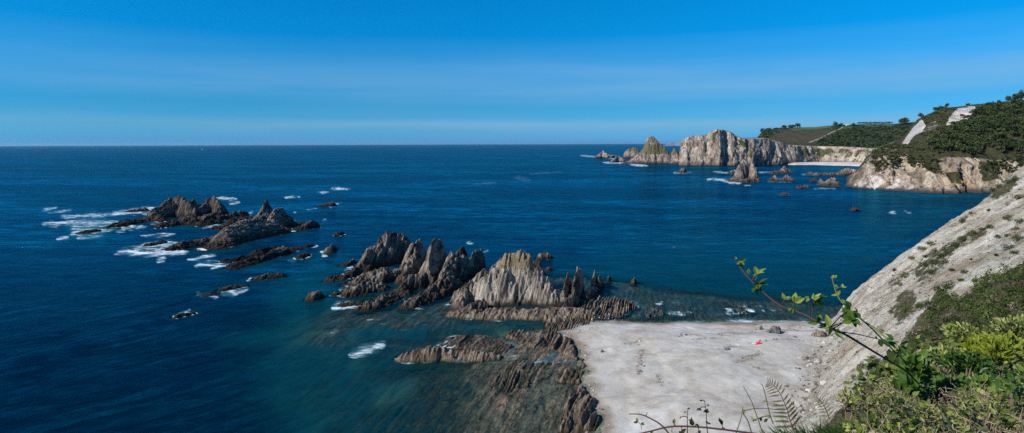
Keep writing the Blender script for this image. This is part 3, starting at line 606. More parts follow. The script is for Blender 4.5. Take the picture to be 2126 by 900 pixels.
# far cape, at the edge of sight
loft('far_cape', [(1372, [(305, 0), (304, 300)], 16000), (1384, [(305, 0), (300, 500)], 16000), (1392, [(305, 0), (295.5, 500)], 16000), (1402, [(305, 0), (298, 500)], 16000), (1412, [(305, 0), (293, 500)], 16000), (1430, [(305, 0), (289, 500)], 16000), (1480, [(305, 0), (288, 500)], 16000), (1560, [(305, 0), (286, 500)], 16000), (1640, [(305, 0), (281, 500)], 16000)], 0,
     plain('haze_tinted_cape', (.16, .2, .25), nscale=.004), 80, 10, amp=30, flute=400, closeY=2000)  # blue of the distant haze is put into the cape's base colour
# distant white cliffs
ca = [(1410, 342, 322, 0), (1414, 343, 294, -10), (1425, 343, 287, -30), (1440, 343, 283, -20), (1455, 343, 283, -40), (1467, 343, 280, -30), (1478, 344, 273, -50), (1487, 344, 269.5, -60), (1494, 344, 270, -70), (1505, 344, 272, 0), (1516, 344, 276, -30), (1528, 344, 283, -25),
      (1540, 344, 289, -20), (1552, 344, 290, 5), (1565, 343, 288, -5), (1590, 342, 288, 0), (1600, 342, 291, 10), (1620, 342, 297, 0), (1634, 341, 301, 20), (1650, 340, 302, -10), (1662, 339.5, 304, 40), (1700, 339, 304.5, 60), (1740, 339, 305, 40), (1770, 341, 306, 10), (1800, 343, 308, 0), (1830, 346, 310, 0), (1880, 348, 310, 0)]
cA = [(a, [(b, 0), (b - (b - c_) * .5, 22), (c_, 45), (c_ - .2, 160)], P(float(a), float(np.interp(a, [1410, 1560, 1700, 1800], [343.3, 343.3, 339.5, 343])))[1] + d_ * .4) for a, b, c_, d_ in ca]
mA = lambda px, py, G: np.clip(pmask(px, py, [([(1660, 308), (1700, 308), (1810, 309), (1810, 330), (1775, 328), (1730, 329), (1690, 331), (1668, 331)], .5), ([(1550, 290), (1566, 300), (1560, 345), (1545, 345), (1535, 320)], .42), ([(1478, 276), (1490, 272), (1486, 300), (1470, 290)], .55), ([(1525, 284), (1545, 292), (1545, 310), (1520, 330)], .45), ([(1608, 315), (1625, 330), (1632, 340), (1612, 325)], .7)], 4) + .9 * ss(1, -2, (py - np.interp(px, [c_[0] for c_ in ca], [c_[2] for c_ in ca]))) * (px > 1430) * .7, 0, 1)
loft('cliffs', cA, 0, CLIFFA, 420, 46, {'veg': mA}, amp=7, flute=26, closeY=700, seed=1)
loft('far_beach', [(1636, [(342.5, 0), (341, 40)]), (1650, [(343, 0), (338, 70)]), (1700, [(343, 0), (336.5, 90)]), (1760, [(344.5, 0), (337, 100)]), (1800, [(346, 0), (338, 100)]), (1840, [(349, 0), (340, 100)])], 0,
     plain('far_pebbles', (.58, .52, .49), nscale=.03), 60, 6, amp=2, flute=60, closeY=40)
# green hills behind them
hb = [(1560, 302, 296), (1574, 300, 284), (1582, 300, 273), (1600, 300, 269), (1625, 303, 266), (1660, 305, 265), (1690, 306, 264.5), (1720, 306, 261.5), (1740, 306, 260), (1760, 306, 259.5), (1800, 307, 258), (1855, 308, 258), (1880, 308, 255), (1910, 308, 253), (1960, 308, 250), (2050, 308, 246)]
cH = [(a, [(b + 8, 0), (b - (b - c_) * .55, 260), (c_, 620)], 2650) for a, b, c_ in hb]
def hill_mat():
    m, nt = newmat('hill_green'); k = NT(nt); p = k.pos()
    a = k.noise(p, .012, 7, .7); b_ = k.noise(p, .06, 6, .75); g = k.noise(p, .004, 3, .5)
    c = k.ramp(a, [(.35, (.018, .032, .016)), (.52, (.04, .055, .024)), (.68, (.085, .082, .045))])
    c = k.mul(c, k.ramp(b_, [(.3, (.45, .5, .5)), (.7, (1.4, 1.3, 1.1))]))
    c = k.mix(k.attr('heath'), c, k.ramp(b_, [(.3, (.05, .045, .028)), (.7, (.11, .095, .06))]))
    c = k.mix(k.attr('meadow'), c, k.ramp(a, [(.3, (.075, .12, .03)), (.7, (.14, .18, .06))]))
    c = k.mix(k.attr('track'), c, (.42, .36, .28))
    k.out(k.bsdf(c, 1, k.bump(b_, 1, 8), .05)); return m
mh = {'heath': lambda px, py, G: pmask(px, py, [([(1590, 300), (1610, 272), (1660, 268), (1725, 266), (1735, 272), (1690, 300)], .85)], 9),
      'meadow': lambda px, py, G: pmask(px, py, [([(1640, 267.5), (1700, 264), (1725, 262), (1725, 265), (1690, 268), (1650, 270)], 1), ([(1790, 258), (1855, 257), (1855, 262), (1800, 262)], .9), ([(1745, 264), (1770, 262), (1768, 270), (1750, 271)], .6)], 1.5),
      'track': lambda px, py, G: ss(1.2, .3, seg_dist(px, py, [(1680, 296), (1705, 287), (1725, 276), (1742, 269), (1750, 264)])[0]) * .9}
_, hillG = loft('hills', cH, 0, hill_mat(), 420, 60, mh, amp=7, flute=60, closeY=800, seed=2)
# green headland with broken cliffs
cb = [(1757, 387, 386.5, 386, 385.5, .05), (1766, 389, 378, 377, 376, .15), (1775, 391, 369, 367, 365, .3), (1787, 392, 350, 347, 345, .4), (1800, 393, 337, 330, 325, .5), (1820, 394, 328, 314, 306, .6), (1845, 396, 325, 306, 298, .7), (1865, 397, 326, 303, 291, .8), (1880, 398, 328, 298, 280, .9), (1893, 399, 329, 290, 262, 1), (1905, 400, 330, 285, 248, 1),
      (1925, 401, 330, 280, 238, 1), (1945, 401, 328, 275, 230, 1), (1965, 401, 326, 272, 224, 1), (1990, 401, 326, 270, 222, 1), (2015, 401, 327, 268, 218, 1), (2050, 401, 330, 270, 215, 1), (2080, 401, 332, 270, 212, 1), (2126, 401, 335, 270, 208, 1), (2250, 401, 338, 265, 200, 1), (2700, 401, 340, 265, 180, 1)]
cB = [(a, [(w_, 0), (w_ - (w_ - c_) * .5, 30 * s_), (c_, 60 * s_), (m_, 190 * s_), (t_, 400 * s_)]) for a, w_, c_, m_, t_, s_ in cb]
TOPB = lambda px: np.interp(px, [c_[0] for c_ in cb], [c_[2] for c_ in cb])
def mB(px, py, G):
    v = .12 + .88 * ss(6, -4, py - TOPB(px)); v = np.where(px < 1905, np.minimum(v, (.2 + .42 * ss(382, 345, py) + .5 * ss(1850, 1895, px) * ss(335, 318, py))), v)
    q = pmask(px, py, [([(1885, 328), (1905, 335), (1900, 350), (1885, 340)], 1), ([(1918, 330), (1945, 328), (1952, 352), (1940, 362), (1920, 350)], 1), ([(1962, 358), (1995, 358), (1998, 385), (1975, 380)], .9), ([(2030, 335), (2070, 335), (2075, 372), (2040, 378)], .8), ([(1850, 325), (1885, 330), (1880, 360), (1860, 345)], .55), ([(1795, 340), (1830, 325), (1850, 330), (1830, 355), (1800, 365)], .55)], 5)
    v = np.maximum(v, q)
    b_ = pmask(px, py, [([(1873, 297), (1895, 268), (1914, 248), (1920, 262), (1912, 272), (1900, 278), (1884, 299)], 1), ([(1966, 258), (1972, 246), (1990, 226), (2024, 222), (2016, 234), (2008, 250), (1996, 262), (1980, 256)], 1), ([(1930, 297), (1960, 272), (1990, 262), (1985, 272), (1950, 296)], .55), ([(1915, 270), (1940, 245), (1955, 262), (1925, 290)], .4), ([(1790, 345), (1830, 315), (1885, 318), (1880, 340), (1800, 370)], .42)], 3)
    return np.clip(v - b_ * 1.0, -.2, 1)
def mBare(px, py, G): return np.clip(pmask(px, py, [([(1873, 298), (1893, 268), (1914, 246), (1922, 262), (1914, 274), (1900, 280), (1884, 301)], 1), ([(1964, 260), (1970, 246), (1988, 225), (2028, 221), (2018, 236), (2010, 252), (1998, 265), (1980, 258)], 1), ([(1930, 297), (1960, 274), (1990, 264), (1985, 274), (1950, 296)], .5)], 3) + .55 * pmask(px, py, [([(1765, 388), (1800, 360), (1850, 368), (1900, 380), (1900, 396), (1790, 392)], 1)], 6) * 1.0, 0, 1)
_, hb_G = loft('headland', cB, 0, CLIFFB, 620, 130, {'veg': mB, 'bare': mBare}, amp=12, flute=17, closeY=500, seed=3)

# ---------------------------------------------------------------- near slope
def tps(pts, vals, lam=1e-3):
    n = len(pts); d = np.hypot(pts[:, None, 0] - pts[None, :, 0], pts[:, None, 1] - pts[None, :, 1])
    Kk = np.where(d > 0, d * d * np.log(d + 1e-12), 0) + lam * np.eye(n)
    Pm = np.c_[np.ones(n), pts]; A = np.zeros((n + 3, n + 3)); A[:n, :n] = Kk; A[:n, n:] = Pm; A[n:, :n] = Pm.T
    sol = np.linalg.solve(A, np.r_[vals, 0, 0, 0]); w_ = sol[:n]; a = sol[n:]
    def f(X, Y):
        r = a[0] + a[1] * X + a[2] * Y
        for (x, y), q in zip(pts, w_):
            D = (X - x) ** 2 + (Y - y) ** 2; r = r + q * .5 * D * np.log(D + 1e-9)
        return r
    return f
SP = 100.0
RIDGE = [(1722, 664, 249), (1738, 655, 250), (1760, 618, 251), (1790, 590, 252), (1820, 568, 253), (1860, 541, 255), (1900, 512, 257), (1960, 470, 260), (2030, 428, 266), (2070, 390, 272), (2126, 345, 280)]
ctrl = [tuple(PY(float(a), float(b), y)) for a, b, y in RIDGE]
ridge_xy = [(c_[0], c_[1]) for c_ in ctrl] + [(340, 330)]
for a, b in [(1728, 685), (1722, 712), (1706, 755), (1690, 800), (1672, 845), (1662, 875)]:
    g = P(float(a), float(b), 2.2); ctrl.append(tuple(g))
ctrl += [tuple(PY(float(a), float(b), y)) for a, b, y in [(2126, 540, 150), (2126, 640, 112), (2126, 760, 80), (1900, 640, 165), (1980, 590, 160), (1800, 760, 150), (1860, 740, 140), (1780, 850, 130), (1900, 850, 108), (2126, 880, 72), (2126, 440, 210), (1980, 530, 205), (1860, 640, 190), (1790, 690, 190)]]
ctrl += [(60, 130, 2), (35, 112, 2), (5, 98, 2), (-40, 90, 1), (300, 200, 100), (300, 100, 95), (150, 60, 70), (60, 60, 40), (20, 40, 45), (0, 25, 56), (-30, 40, 40), (400, 330, 115), (230, 20, 80), (0, -40, 75), (60, -30, 75), (-80, 0, 70), (40, 20, 60)]
ctrl = np.array(ctrl); _f = tps(ctrl[:, :2] / SP, ctrl[:, 2])
EDGE = [(-30, -6), (-4, 1.2), (0, 2.5), (1.3, 2.95), (2.0, 3.5), (3.2, 5), (5.2, 8), (9, 13), (17, 23), (60, 50)]
def shelf(X, Y):
    d, s, u = seg_dist(X, Y, EDGE)
    base = 73.55 - .34 * np.clip(Y - 2.6, 0, 60) - .03 * np.clip(X - 2, 0, 30) + .12 * vn(X / 1.6, Y / 1.6, 71)
    return base - np.where(s > 0, d * 1.3 + .0, 0) + .0
def face(X, Y):
    z = _f(X / SP, Y / SP)
    d, s, u = seg_dist(X, Y, ridge_xy)
    z = z - np.where(s > 0, d * 1.5, 0)
    g = ss(1, 12, z)
    # gullies running down the slope
    q = X * .45 + Y * .9; l = X * .9 - Y * .45
    z = z + g * ss(-4, 10, np.where(s > 0, 0, d)) * (2.8 * ridged(q / 12, l / 34, 81, 5) + 1.1 * ridged(q / 3.2, l / 9, 84, 4)) + g * (.8 * ridged(X / 2.6, Y / 2.6, 86, 4) + .5 * vn(X / 5, Y / 5, 88))
    return z
def slope_h(X, Y): return np.maximum(face(X, Y), shelf(X, Y))
SVEG = [([(1835, 590), (1870, 560), (1915, 535), (1920, 548), (1880, 580), (1850, 610)], .5), ([(1845, 640), (1870, 605), (1900, 598), (1905, 640), (1880, 665), (1860, 680)], .72), ([(1895, 560), (1930, 520), (1980, 500), (2010, 480), (2060, 465), (2050, 490), (1990, 520), (1960, 560), (1930, 585), (1905, 590)], .62), ([(1780, 650), (1830, 610), (1850, 615), (1800, 670)], .4),
        ([(2050, 400), (2090, 380), (2110, 365), (2115, 385), (2070, 415)], .8), ([(2126, 545), (2080, 568), (2040, 590), (2022, 600), (1990, 625), (1950, 600), (1915, 645), (1880, 700), (1850, 760), (1790, 800), (1740, 850), (1700, 900), (2400, 900), (2400, 540)], .8), ([(2050, 590), (2126, 560), (2400, 560), (2400, 900), (1900, 900), (1880, 800), (1940, 700), (1980, 660)], 1), ([(1990, 450), (2012, 440), (2012, 452), (1995, 465)], .6)]
def sveg(x, y, z):
    px, py = proj(np.stack([x, y, z], -1)); ok = y > 25
    return np.where(ok, np.clip(pmask(px, py, SVEG, 9), 0, 1), 1.0)
GROUNDM = plain('leaf_litter', (.06, .05, .03), 1, .05, 9)
def farmask(X, Y): return np.where((X > -70) & (Y > 14), face(X, Y), -9)
o = hfield('slope', farmask, -60, 330, 14, 345, .75, SLOPE, -2.0, extra={'veg': sveg}, smooth=True); tag(o, kind='structure')
o = hfield('ground', lambda X, Y: np.where(shelf(X, Y) > face(X, Y) - 1.5, shelf(X, Y), -99), -25, 70, -8, 62, .33, GROUNDM, 20, smooth=True); tag(o, kind='structure')

# ---------------------------------------------------------------- water
th = np.radians(np.concatenate([np.arange(-75, -43, .4), np.arange(-43, 43, .1), np.arange(43, 75.1, .4)]))
an = np.concatenate([np.arange(40, 27, -.5), np.arange(27, 3.0, -.085), np.arange(3.0, .3, -.04), [.25, .2, .15, .1, .06, .045]])
rr = CH / np.tan(np.radians(an))
TH, RR = np.meshgrid(th, rr); WX = RR * np.sin(TH); WY = RR * np.cos(TH)
bed = np.full(WX.shape, -30.0)
m = (WX > -190) & (WX < 200) & (WY > 95) & (WY < 345)
g_ = ground(WX[m], WY[m])
bed[m] = g_
for fn, (a, b, c_, d_) in ROCKFN:
    m2 = (WX > a - 3) & (WX < b + 3) & (WY > c_ - 3) & (WY < d_ + 3)
    if m2.any(): bed[m2] = np.maximum(bed[m2], fn(WX[m2], WY[m2]))
fm = (WX > 60) & (WX < 330) & (WY > 90) & (WY < 420)
bed[fm] = np.maximum(bed[fm], face(WX[fm], WY[fm]) * .6)
dep = np.clip(-bed, 0, 30); opac = 1 - np.exp(-dep / 3.4)
WPX, WPY = proj(np.stack([WX, WY, 0 * WX], -1))
shoal = np.exp(-((dep - 3.5) / 2.6) ** 2) * .7
shoal = np.maximum(shoal, .55 * pmask(WPX, WPY, [([(560, 600), (640, 560), (720, 545), (760, 560), (700, 640), (650, 700), (590, 720)], 1)], 40))
shoal = np.maximum(shoal, .35 * pmask(WPX, WPY, [([(1300, 500), (1700, 480), (1980, 440), (2000, 400), (1800, 560), (1760, 640), (1300, 640), (1150, 580)], 1)], 60))
shoal = np.maximum(shoal, .9 * pmask(WPX, WPY, [([(140, 462), (250, 458), (260, 475), (200, 492), (140, 494)], 1)], 8))
FO = [((85, 437), (122, 432), 1.6, .9), ((100, 441), (150, 438), 2, .55), ((130, 451), (235, 445), 3.2, .85), ((235, 445), (300, 438), 3.5, .9), ((265, 438), (335, 432), 3.5, 1), ((300, 442), (318, 450), 4, .7), ((88, 467), (160, 461), 2.6, 1), ((150, 462), (250, 463), 4, .8), ((150, 472), (240, 470), 7, .6),
      ((120, 495), (145, 493), 2.6, 1), ((145, 486), (180, 481), 2.8, 1), ((170, 482), (230, 478), 3, .7), ((165, 493), (215, 491), 3.5, .75), ((240, 483), (258, 480), 1.5, .6), ((235, 527), (300, 515), 4.5, 1), ((290, 515), (365, 504), 5, 1), ((260, 525), (390, 524), 5, 1), ((330, 517), (380, 522), 5, .9), ((296, 490), (362, 486), 2, .85), ((330, 544), (352, 537), 2, .9), ((362, 535), (364, 535), 1.5, .8),
      ((385, 541), (450, 531), 3.6, 1), ((410, 552), (462, 545), 3.4, .95), ((440, 560), (482, 552), 3.2, .95), ((425, 473), (492, 467), 2.8, .95), ((252, 477), (300, 469), 2.3, .85), ((308, 464), (335, 466), 2, .7), ((385, 464), (400, 466), 1.6, .7), ((445, 412), (490, 413), 1.8, 1), ((475, 424), (498, 421), 1.6, .9), ((588, 411), (622, 410), 1.5, 1), ((663, 401), (682, 399), 1.3, .9), ((686, 392), (726, 392), 1.7, 1), ((678, 428), (706, 422), 1.8, 1), ((634, 436), (652, 434), 1.2, .7), ((608, 441), (615, 441), 1.2, .9),
      ((596, 519), (622, 521), 2.4, .9), ((646, 513), (658, 512), 1.6, .8), ((664, 526), (684, 527), 2, .9), ((666, 457), (676, 457), 1.4, .8), ((600, 462), (612, 460), 2, .8), ((515, 442), (525, 441), 1.5, .7), ((690, 640), (748, 628), 5, .85), ((745, 640), (765, 632), 3, .5), ((718, 562), (738, 556), 2.6, .9), ((840, 520), (856, 515), 2.6, .9), ((968, 508), (985, 506), 1.5, .8), ((1000, 525), (1014, 520), 2, .6),
      ((944, 650), (968, 660), 3, 1), ((930, 634), (952, 636), 2.6, .9), ((968, 662), (990, 666), 2, .5), ((724, 734), (800, 718), 8, .95), ((760, 718), (795, 716), 4, .8), ((905, 722), (948, 702), 5.5, .95), ((915, 716), (960, 722), 3.5, .9), ((826, 748), (848, 738), 4.5, .9), ((835, 752), (860, 752), 2, .6), ((412, 616), (432, 612), 2.2, .9), ((436, 618), (455, 619), 1.8, .9), ((452, 612), (520, 601), 2.8, .9), ((480, 600), (515, 596), 2, .6), ((362, 661), (402, 649), 3, .95),
      ((521, 583), (532, 578), 2.4, .9), ((600, 545), (620, 540), 2, .35), ((1205, 323), (1236, 326), 1.3, .8), ((1262, 329), (1285, 330), 1.2, .8), ((1250, 338), (1300, 339), 1.4, 1), ((1308, 342), (1345, 345), 1.8, 1), ((1397, 359), (1436, 358), 1.4, .9), ((1466, 373), (1515, 374), 1.7, 1), ((1500, 378), (1538, 381), 1.6, 1), ((1480, 356), (1522, 361), 1.3, .8), ((1545, 385), (1556, 386), 1.2, .7), ((1570, 359), (1600, 358), 1.1, .7), ((1664, 362), (1700, 364), 1.2, .7), ((1590, 378), (1645, 379), 1.0, .5),
      ((1843, 441), (1860, 441), 1.3, .95), ((1872, 441), (1892, 442), 1.3, .8), ((1690, 392), (1740, 392), 1.2, .6), ((1512, 646), (1530, 648), 2, .8), ((1540, 640), (1562, 651), 2.4, .9), ((1350, 629), (1382, 628), 1.8, .5), ((1066, 368), (1100, 374), 3.5, .28), ((980, 383), (1030, 380), 2, .26), ((1100, 362), (1170, 357), 1.6, .25), ((700, 600), (720, 604), 3, .5), ((1325, 500), (1450, 520), 2, .15)]
foam = np.zeros(WX.shape); near_ = RR < 4000
a_, b_ = WPX[near_], WPY[near_]; qx, qy = WX[near_], WY[near_]; sc_ = 1250 / RR[near_]; wob = fbm(qx / 9, qy / 22, 301, 3); a_ = a_ + wob * 5 * sc_; b_ = b_ + fbm(qx / 7, qy / 20, 305, 3) * 2.6 * np.clip(sc_, .5, 3); ff_ = np.zeros(a_.shape)
for p0, p1, hw, v in FO:
    mm = (a_ > min(p0[0], p1[0]) - 4 * hw) & (a_ < max(p0[0], p1[0]) + 4 * hw) & (b_ > min(p0[1], p1[1]) - 4 * hw) & (b_ < max(p0[1], p1[1]) + 4 * hw)
    if mm.any():
        d, s, u = seg_dist(a_[mm], b_[mm], [p0, p1]); ff_[mm] = np.maximum(ff_[mm], v * np.clip(1 - d / (hw * (.7 + 1.6 * np.sqrt(np.clip(u * (1 - u) * 4, 0, 1)))), 0, 1) ** .8)
foam[near_] = ff_
expo = ss(-40, -180, WX) * .65 + .3
ring = ss(-1.9, -.1, bed) * (bed < .3) * (WY > 200)
foam = np.maximum(foam, ring * expo * ss(-.1, .5, vn(WX / 6, WY / 10, 99)) * 1.4)
foam = np.maximum(foam, .8 * ss(-.5, -.02, bed) * (bed < .02) * (WX > 20) * (WX < 150) * (WY > 225))
# swell
att = np.exp(-RR / 2500.)
ph = WX * .86 - WY * .5
Z = .28 * np.sin(ph / 3.1 + 2.5 * fbm(WX / 60, WY / 60, 7, 2)) * (.5 + .5 * vn(WX / 50, WY / 50, 8)) * np.exp(-RR / 400)
Z = Z + .35 * np.sin(WY / 9 + WX / 60 + 3 * fbm(WX / 120, WY / 120, 9, 2)) * np.exp(-RR / 1500) + .5 * fbm(WX / 14, WY / 9, 10, 3) * att
SW = pxw([(40, 745), (150, 712), (240, 688), (330, 652), (400, 622), (470, 600)]); d, s, u = seg_dist(WX, WY, SW)
Z = Z + 1.6 * np.exp(-((d * s + 2) / 6.0) ** 2) * ss(400, 300, RR)
Z = Z * ss(.2, 3.0, dep) - .05
V = np.stack([WX, WY, Z], -1).reshape(-1, 3); f = gridf(len(th), len(rr))
kill = (poly_sd(WX, WY, SHORE) > 3).ravel()
f = f[~kill[f].all(1)]
o = mesh('sea', V, f[:, ::-1], WATER, None, True, {'opac': opac, 'foam': foam, 'shoal': shoal}); tag(o, kind='structure')
# ---------------------------------------------------------------- vegetation
def rot_basis(n):
    """random orthonormal frames, n of them"""
    a = rng.normal(size=(n, 3)); a /= np.linalg.norm(a, axis=1)[:, None]
    b = rng.normal(size=(n, 3)); b -= (a * b).sum(1)[:, None] * a; b /= np.linalg.norm(b, axis=1)[:, None]
    return a, b
def quads(C_, size, asp=.6, up=0.0):
    n = len(C_); a, b = rot_basis(n)
    if up: b[:, 2] += up; b /= np.linalg.norm(b, axis=1)[:, None]; a = np.cross(b, a); a /= np.linalg.norm(a, axis=1)[:, None] + 1e-9
    s_ = (size * rng.uniform(.6, 1.3, n))[:, None] if np.ndim(size) == 0 else (size * rng.uniform(.6, 1.3, n))[:, None]
    p0 = C_ - b * s_; p1 = C_ + a * s_ * asp; p2 = C_ + b * s_; p3 = C_ - a * s_ * asp
    V = np.stack([p0, p1, p2, p3], 1).reshape(-1, 3); return V, np.arange(4 * n).reshape(-1, 4)
def clump_pts(c, rx, ry, rz, nb, nl, sub=.42, flat=False, r=None):
    """points for leaves: nb lobes over an ellipsoid, nl leaves"""
    d = rng.normal(size=(nb, 3)); d /= np.linalg.norm(d, axis=1)[:, None]; d[:, 2] = np.abs(d[:, 2]) * 1.0 - .15
    rad = rng.uniform(.35, .85, nb)[:, None]; L = d * rad; k_ = rng.integers(0, nb, nl)
    q = rng.normal(size=(nl, 3)); q /= np.linalg.norm(q, axis=1)[:, None]; q *= (rng.uniform(.55, 1, nl) ** .6)[:, None] * sub * rng.uniform(.7, 1.25, nb)[k_][:, None]
    p = (L[k_] + q) * np.array([rx, ry, rz]); tint = np.clip(.5 + .22 * rng.normal(size=nb)[k_] * .8 + .16 * rng.normal(size=nl), 0, 1)
    return p + np.array(c), tint
class Acc:
    def __init__(s): s.V = []; s.F = []; s.T = []; s.n = 0
    def add(s, V, F_, t):
        s.V.append(V); s.F.append(F_ + s.n); s.n += len(V); s.T.append(t)
    def leaves(s, C_, t, size, asp=.6, up=0.0):
        V, F_ = quads(C_, size, asp, up); s.add(V, F_, np.repeat(t, 4))
    def build(s, name, mat, parent=None, smooth=False):
        return mesh(name, np.concatenate(s.V), np.concatenate(s.F), mat, parent, smooth, {'tint': np.concatenate(s.T)})
def tube(pts, rad, n=6):
    pts = np.asarray(pts, float); rad = np.broadcast_to(rad, (len(pts),)); V = []; F_ = []
    for i, p in enumerate(pts):
        t = pts[min(i + 1, len(pts) - 1)] - pts[max(i - 1, 0)]; t /= np.linalg.norm(t) + 1e-9
        a = np.cross(t, [0, 0, 1.0]) if abs(t[2]) < .9 else np.cross(t, [1.0, 0, 0]); a /= np.linalg.norm(a); b = np.cross(t, a)
        for j in range(n):
            an_ = 2 * math.pi * j / n; V.append(p + rad[i] * (a * math.cos(an_) + b * math.sin(an_)))
    for i in range(len(pts) - 1):
        for j in range(n): F_.append((i * n + j, i * n + (j + 1) % n, (i + 1) * n + (j + 1) % n, (i + 1) * n + j))
    return np.array(V), np.array(F_)
def empty(name, loc, label=None, cat=None, group=None):
    o = bpy.data.objects.new(name, None); col.objects.link(o); o.location = tuple(map(float, loc)); o.empty_display_size = .5
    return tag(o, label, cat, group)
def child(o, root):       # geometry was made in world space: move it under the thing's base
    L = root.location; me = o.data; me.transform(Matrix.Translation(-L)); o.parent = root; return o

PINE = leaf_mat('pine_needles', [(0, (.018, .03, .012)), (.5, (.048, .07, .024)), (1, (.11, .13, .045))], .8, .12, .1)
SCRUB = leaf_mat('scrub_leaves', [(0, (.03, .045, .015)), (.45, (.075, .11, .03)), (.8, (.14, .17, .05)), (1, (.2, .2, .1))], .75, .2, .15)
SCRUBD = leaf_mat('dark_scrub', [(0, (.025, .034, .013)), (.5, (.065, .075, .028)), (1, (.15, .14, .06))], .85, .12, .1)
LEAF = leaf_mat('fresh_leaves', [(0, (.02, .045, .012)), (.4, (.055, .12, .02)), (.75, (.12, .2, .03)), (1, (.28, .33, .06))], .45, .35, .35)
LEAFD = leaf_mat('hedge_leaves', [(0, (.03, .03, .015)), (.36, (.08, .11, .03)), (.6, (.19, .24, .05)), (.86, (.34, .36, .1)), (1, (.36, .28, .2))], .55, .25, .25)
YELL = leaf_mat('yellow_green_leaves', [(0, (.08, .12, .015)), (.5, (.24, .28, .03)), (1, (.42, .42, .06))], .5, .4, .2)
DRY = leaf_mat('dry_twigs', [(0, (.07, .05, .035)), (.5, (.2, .15, .1)), (1, (.42, .33, .24))], .85, .1, .1)
BARK = plain('bark', (.13, .1, .075), .9, .1, 3)
STEMP = plain('purple_stem', (.12, .055, .05), .6, .3)
STEMG = plain('green_stem', (.13, .15, .04), .6, .3)

# distant pines standing free on the skyline
def pine(px, pyb, Yd, h_px, w_px, label, flat=.72):
    b = PY(float(px), float(pyb) + 2.0, Yd); s_ = Yd / 1250; h = (h_px + 1) * s_; w_ = w_px * s_
    r = empty('pine_tree', b, label, 'tree', 'pines on the distant skyline')
    V, F_ = tube([b - [0, 0, 3], b + [0, 0, h * .4], b + [h * .04, 0, h * .75]], [h * .07, h * .05, h * .03]); child(mesh('trunk', V, F_, BARK), r)
    A = Acc(); w_ *= .9; c = b + [0, 0, h * .52]
    p, t = clump_pts(c, w_ / 2, w_ / 2, h * .55, 9, 620, .45); A.leaves(p, t, w_ * .06)
    child(A.build('crown', PINE), r)
for px, pyb, Yd, h, w_, lb in [
    (1912, 246, 1270, 12, 15, 'lone umbrella pine at the left edge of the upper headland'), (1941, 230, 1330, 8, 20, 'low spreading pine on the headland crest right of the lone umbrella pine'), (1965, 226, 1350, 12, 12, 'pointed pine tuft on the headland crest above the left bare scar'),
    (1953, 228, 1340, 8, 14, 'small pine between the low spreading one and the pointed tuft'), (2009, 220, 1360, 6, 10, 'tiny pine on the crest right of the upper bare scar'), (2074, 216, 1380, 8, 12, 'small pine on the crest just left of the tall skyline grove'),
    (2092, 215, 1380, 16, 18, 'leftmost umbrella pine of the tall skyline grove'), (2106, 215, 1380, 21, 22, 'middle umbrella pine of the tall skyline grove'), (2120, 214, 1380, 25, 26, 'tallest umbrella pine of the skyline grove at the picture edge'), (2060, 218, 1375, 5, 10, 'lowest tuft of pine on the bare crest'),
    (1734, 264, 3230, 12, 12, 'dark tree left of the white house on the far hill'), (1746, 262, 3230, 7, 10, 'smaller tree close to the left of the white house'), (1771, 262, 3230, 7, 13, 'tree close to the right of the white house'),
    (1646, 266, 3230, 8, 18, 'dark round grove tree on the far bare hilltop, left one'), (1655, 267, 3230, 11, 14, 'dark round grove tree on the far bare hilltop, right one'), (1583, 276, 3230, 10, 12, 'tree at the very left end of the far wooded hill'),
    (1596, 272, 3230, 7, 14, 'second tree from the left end of the far wooded hill'), (1610, 270, 3230, 6, 12, 'third tree from the left end of the far wooded hill'), (1628, 267, 3230, 7, 14, 'tree just left of the far bare hilltop grove'), (1876, 258, 3230, 13, 24, 'broad tree on the far ridge beside the green headland')]:
    pine(px, pyb, Yd, h, w_, lb)
# hedge line on the far ridge
A = Acc()
for px in np.arange(1781, 1852, 2.2):
    b = PY(px, 258.5, 3255.); p, t = clump_pts(b + [0, 0, 6], 6, 5, rng.uniform(6, 9), 4, 60, .6); A.leaves(p, t * .6, 1.6)
tag(A.build('treeline', PINE), 'dark line of trees along the flat top of the far ridge', 'tree line', kind='stuff')

# woods: crowns spread over a real hillside surface
def woods(name, label, G, px, py, polys, n, rr_, hh, size, leaves=70, mat=PINE, trunks=True, seed=1, clump=2.0):
    g = G.reshape(-1, 3); a = px.ravel(); b = py.ravel()
    mk = pmask(a, b, [(q, 1) for q in polys], .5) > .5
    mk &= fbm(g[:, 0] / 22, g[:, 1] / 40 + g[:, 2] / 16, seed, 3) > -.08 * clump
    idx = np.nonzero(mk)[0]; idx = rng.choice(idx, min(n, len(idx)), replace=len(idx) < n); A = Acc(); T = Acc()
    for i in idx:
        c = g[i] + rng.normal(size=3) * [4, 4, 0]; r = rng.uniform(*rr_); h = rng.uniform(*hh)
        p, t = clump_pts(c + [0, 0, h], r, r, r * .55, 4, leaves, .6); A.leaves(p, np.clip(t + rng.normal() * .15, 0, 1), size)
        if trunks: V, F_ = tube([c - [0, 0, 1], c + [0, 0, h]], [.35, .2], 4); T.add(V, F_, np.full(len(V), .5))
    o = A.build(name, mat); tag(o, label, 'woods', kind='stuff')
    if trunks: q = T.build('trunks', BARK); q.parent = o; q['kind'] = 'stuff'
G, pa, pb = hb_G
woods('pine_woods', 'dark pine woods covering the green headland', G, pa, pb, [[(1935, 314), (1930, 305), (1960, 280), (1990, 262), (2012, 244), (2030, 226), (2070, 218), (2160, 214), (2160, 322), (2040, 312), (2020, 320), (1990, 318)]], 900, (4, 7), (4, 9), 1.5)
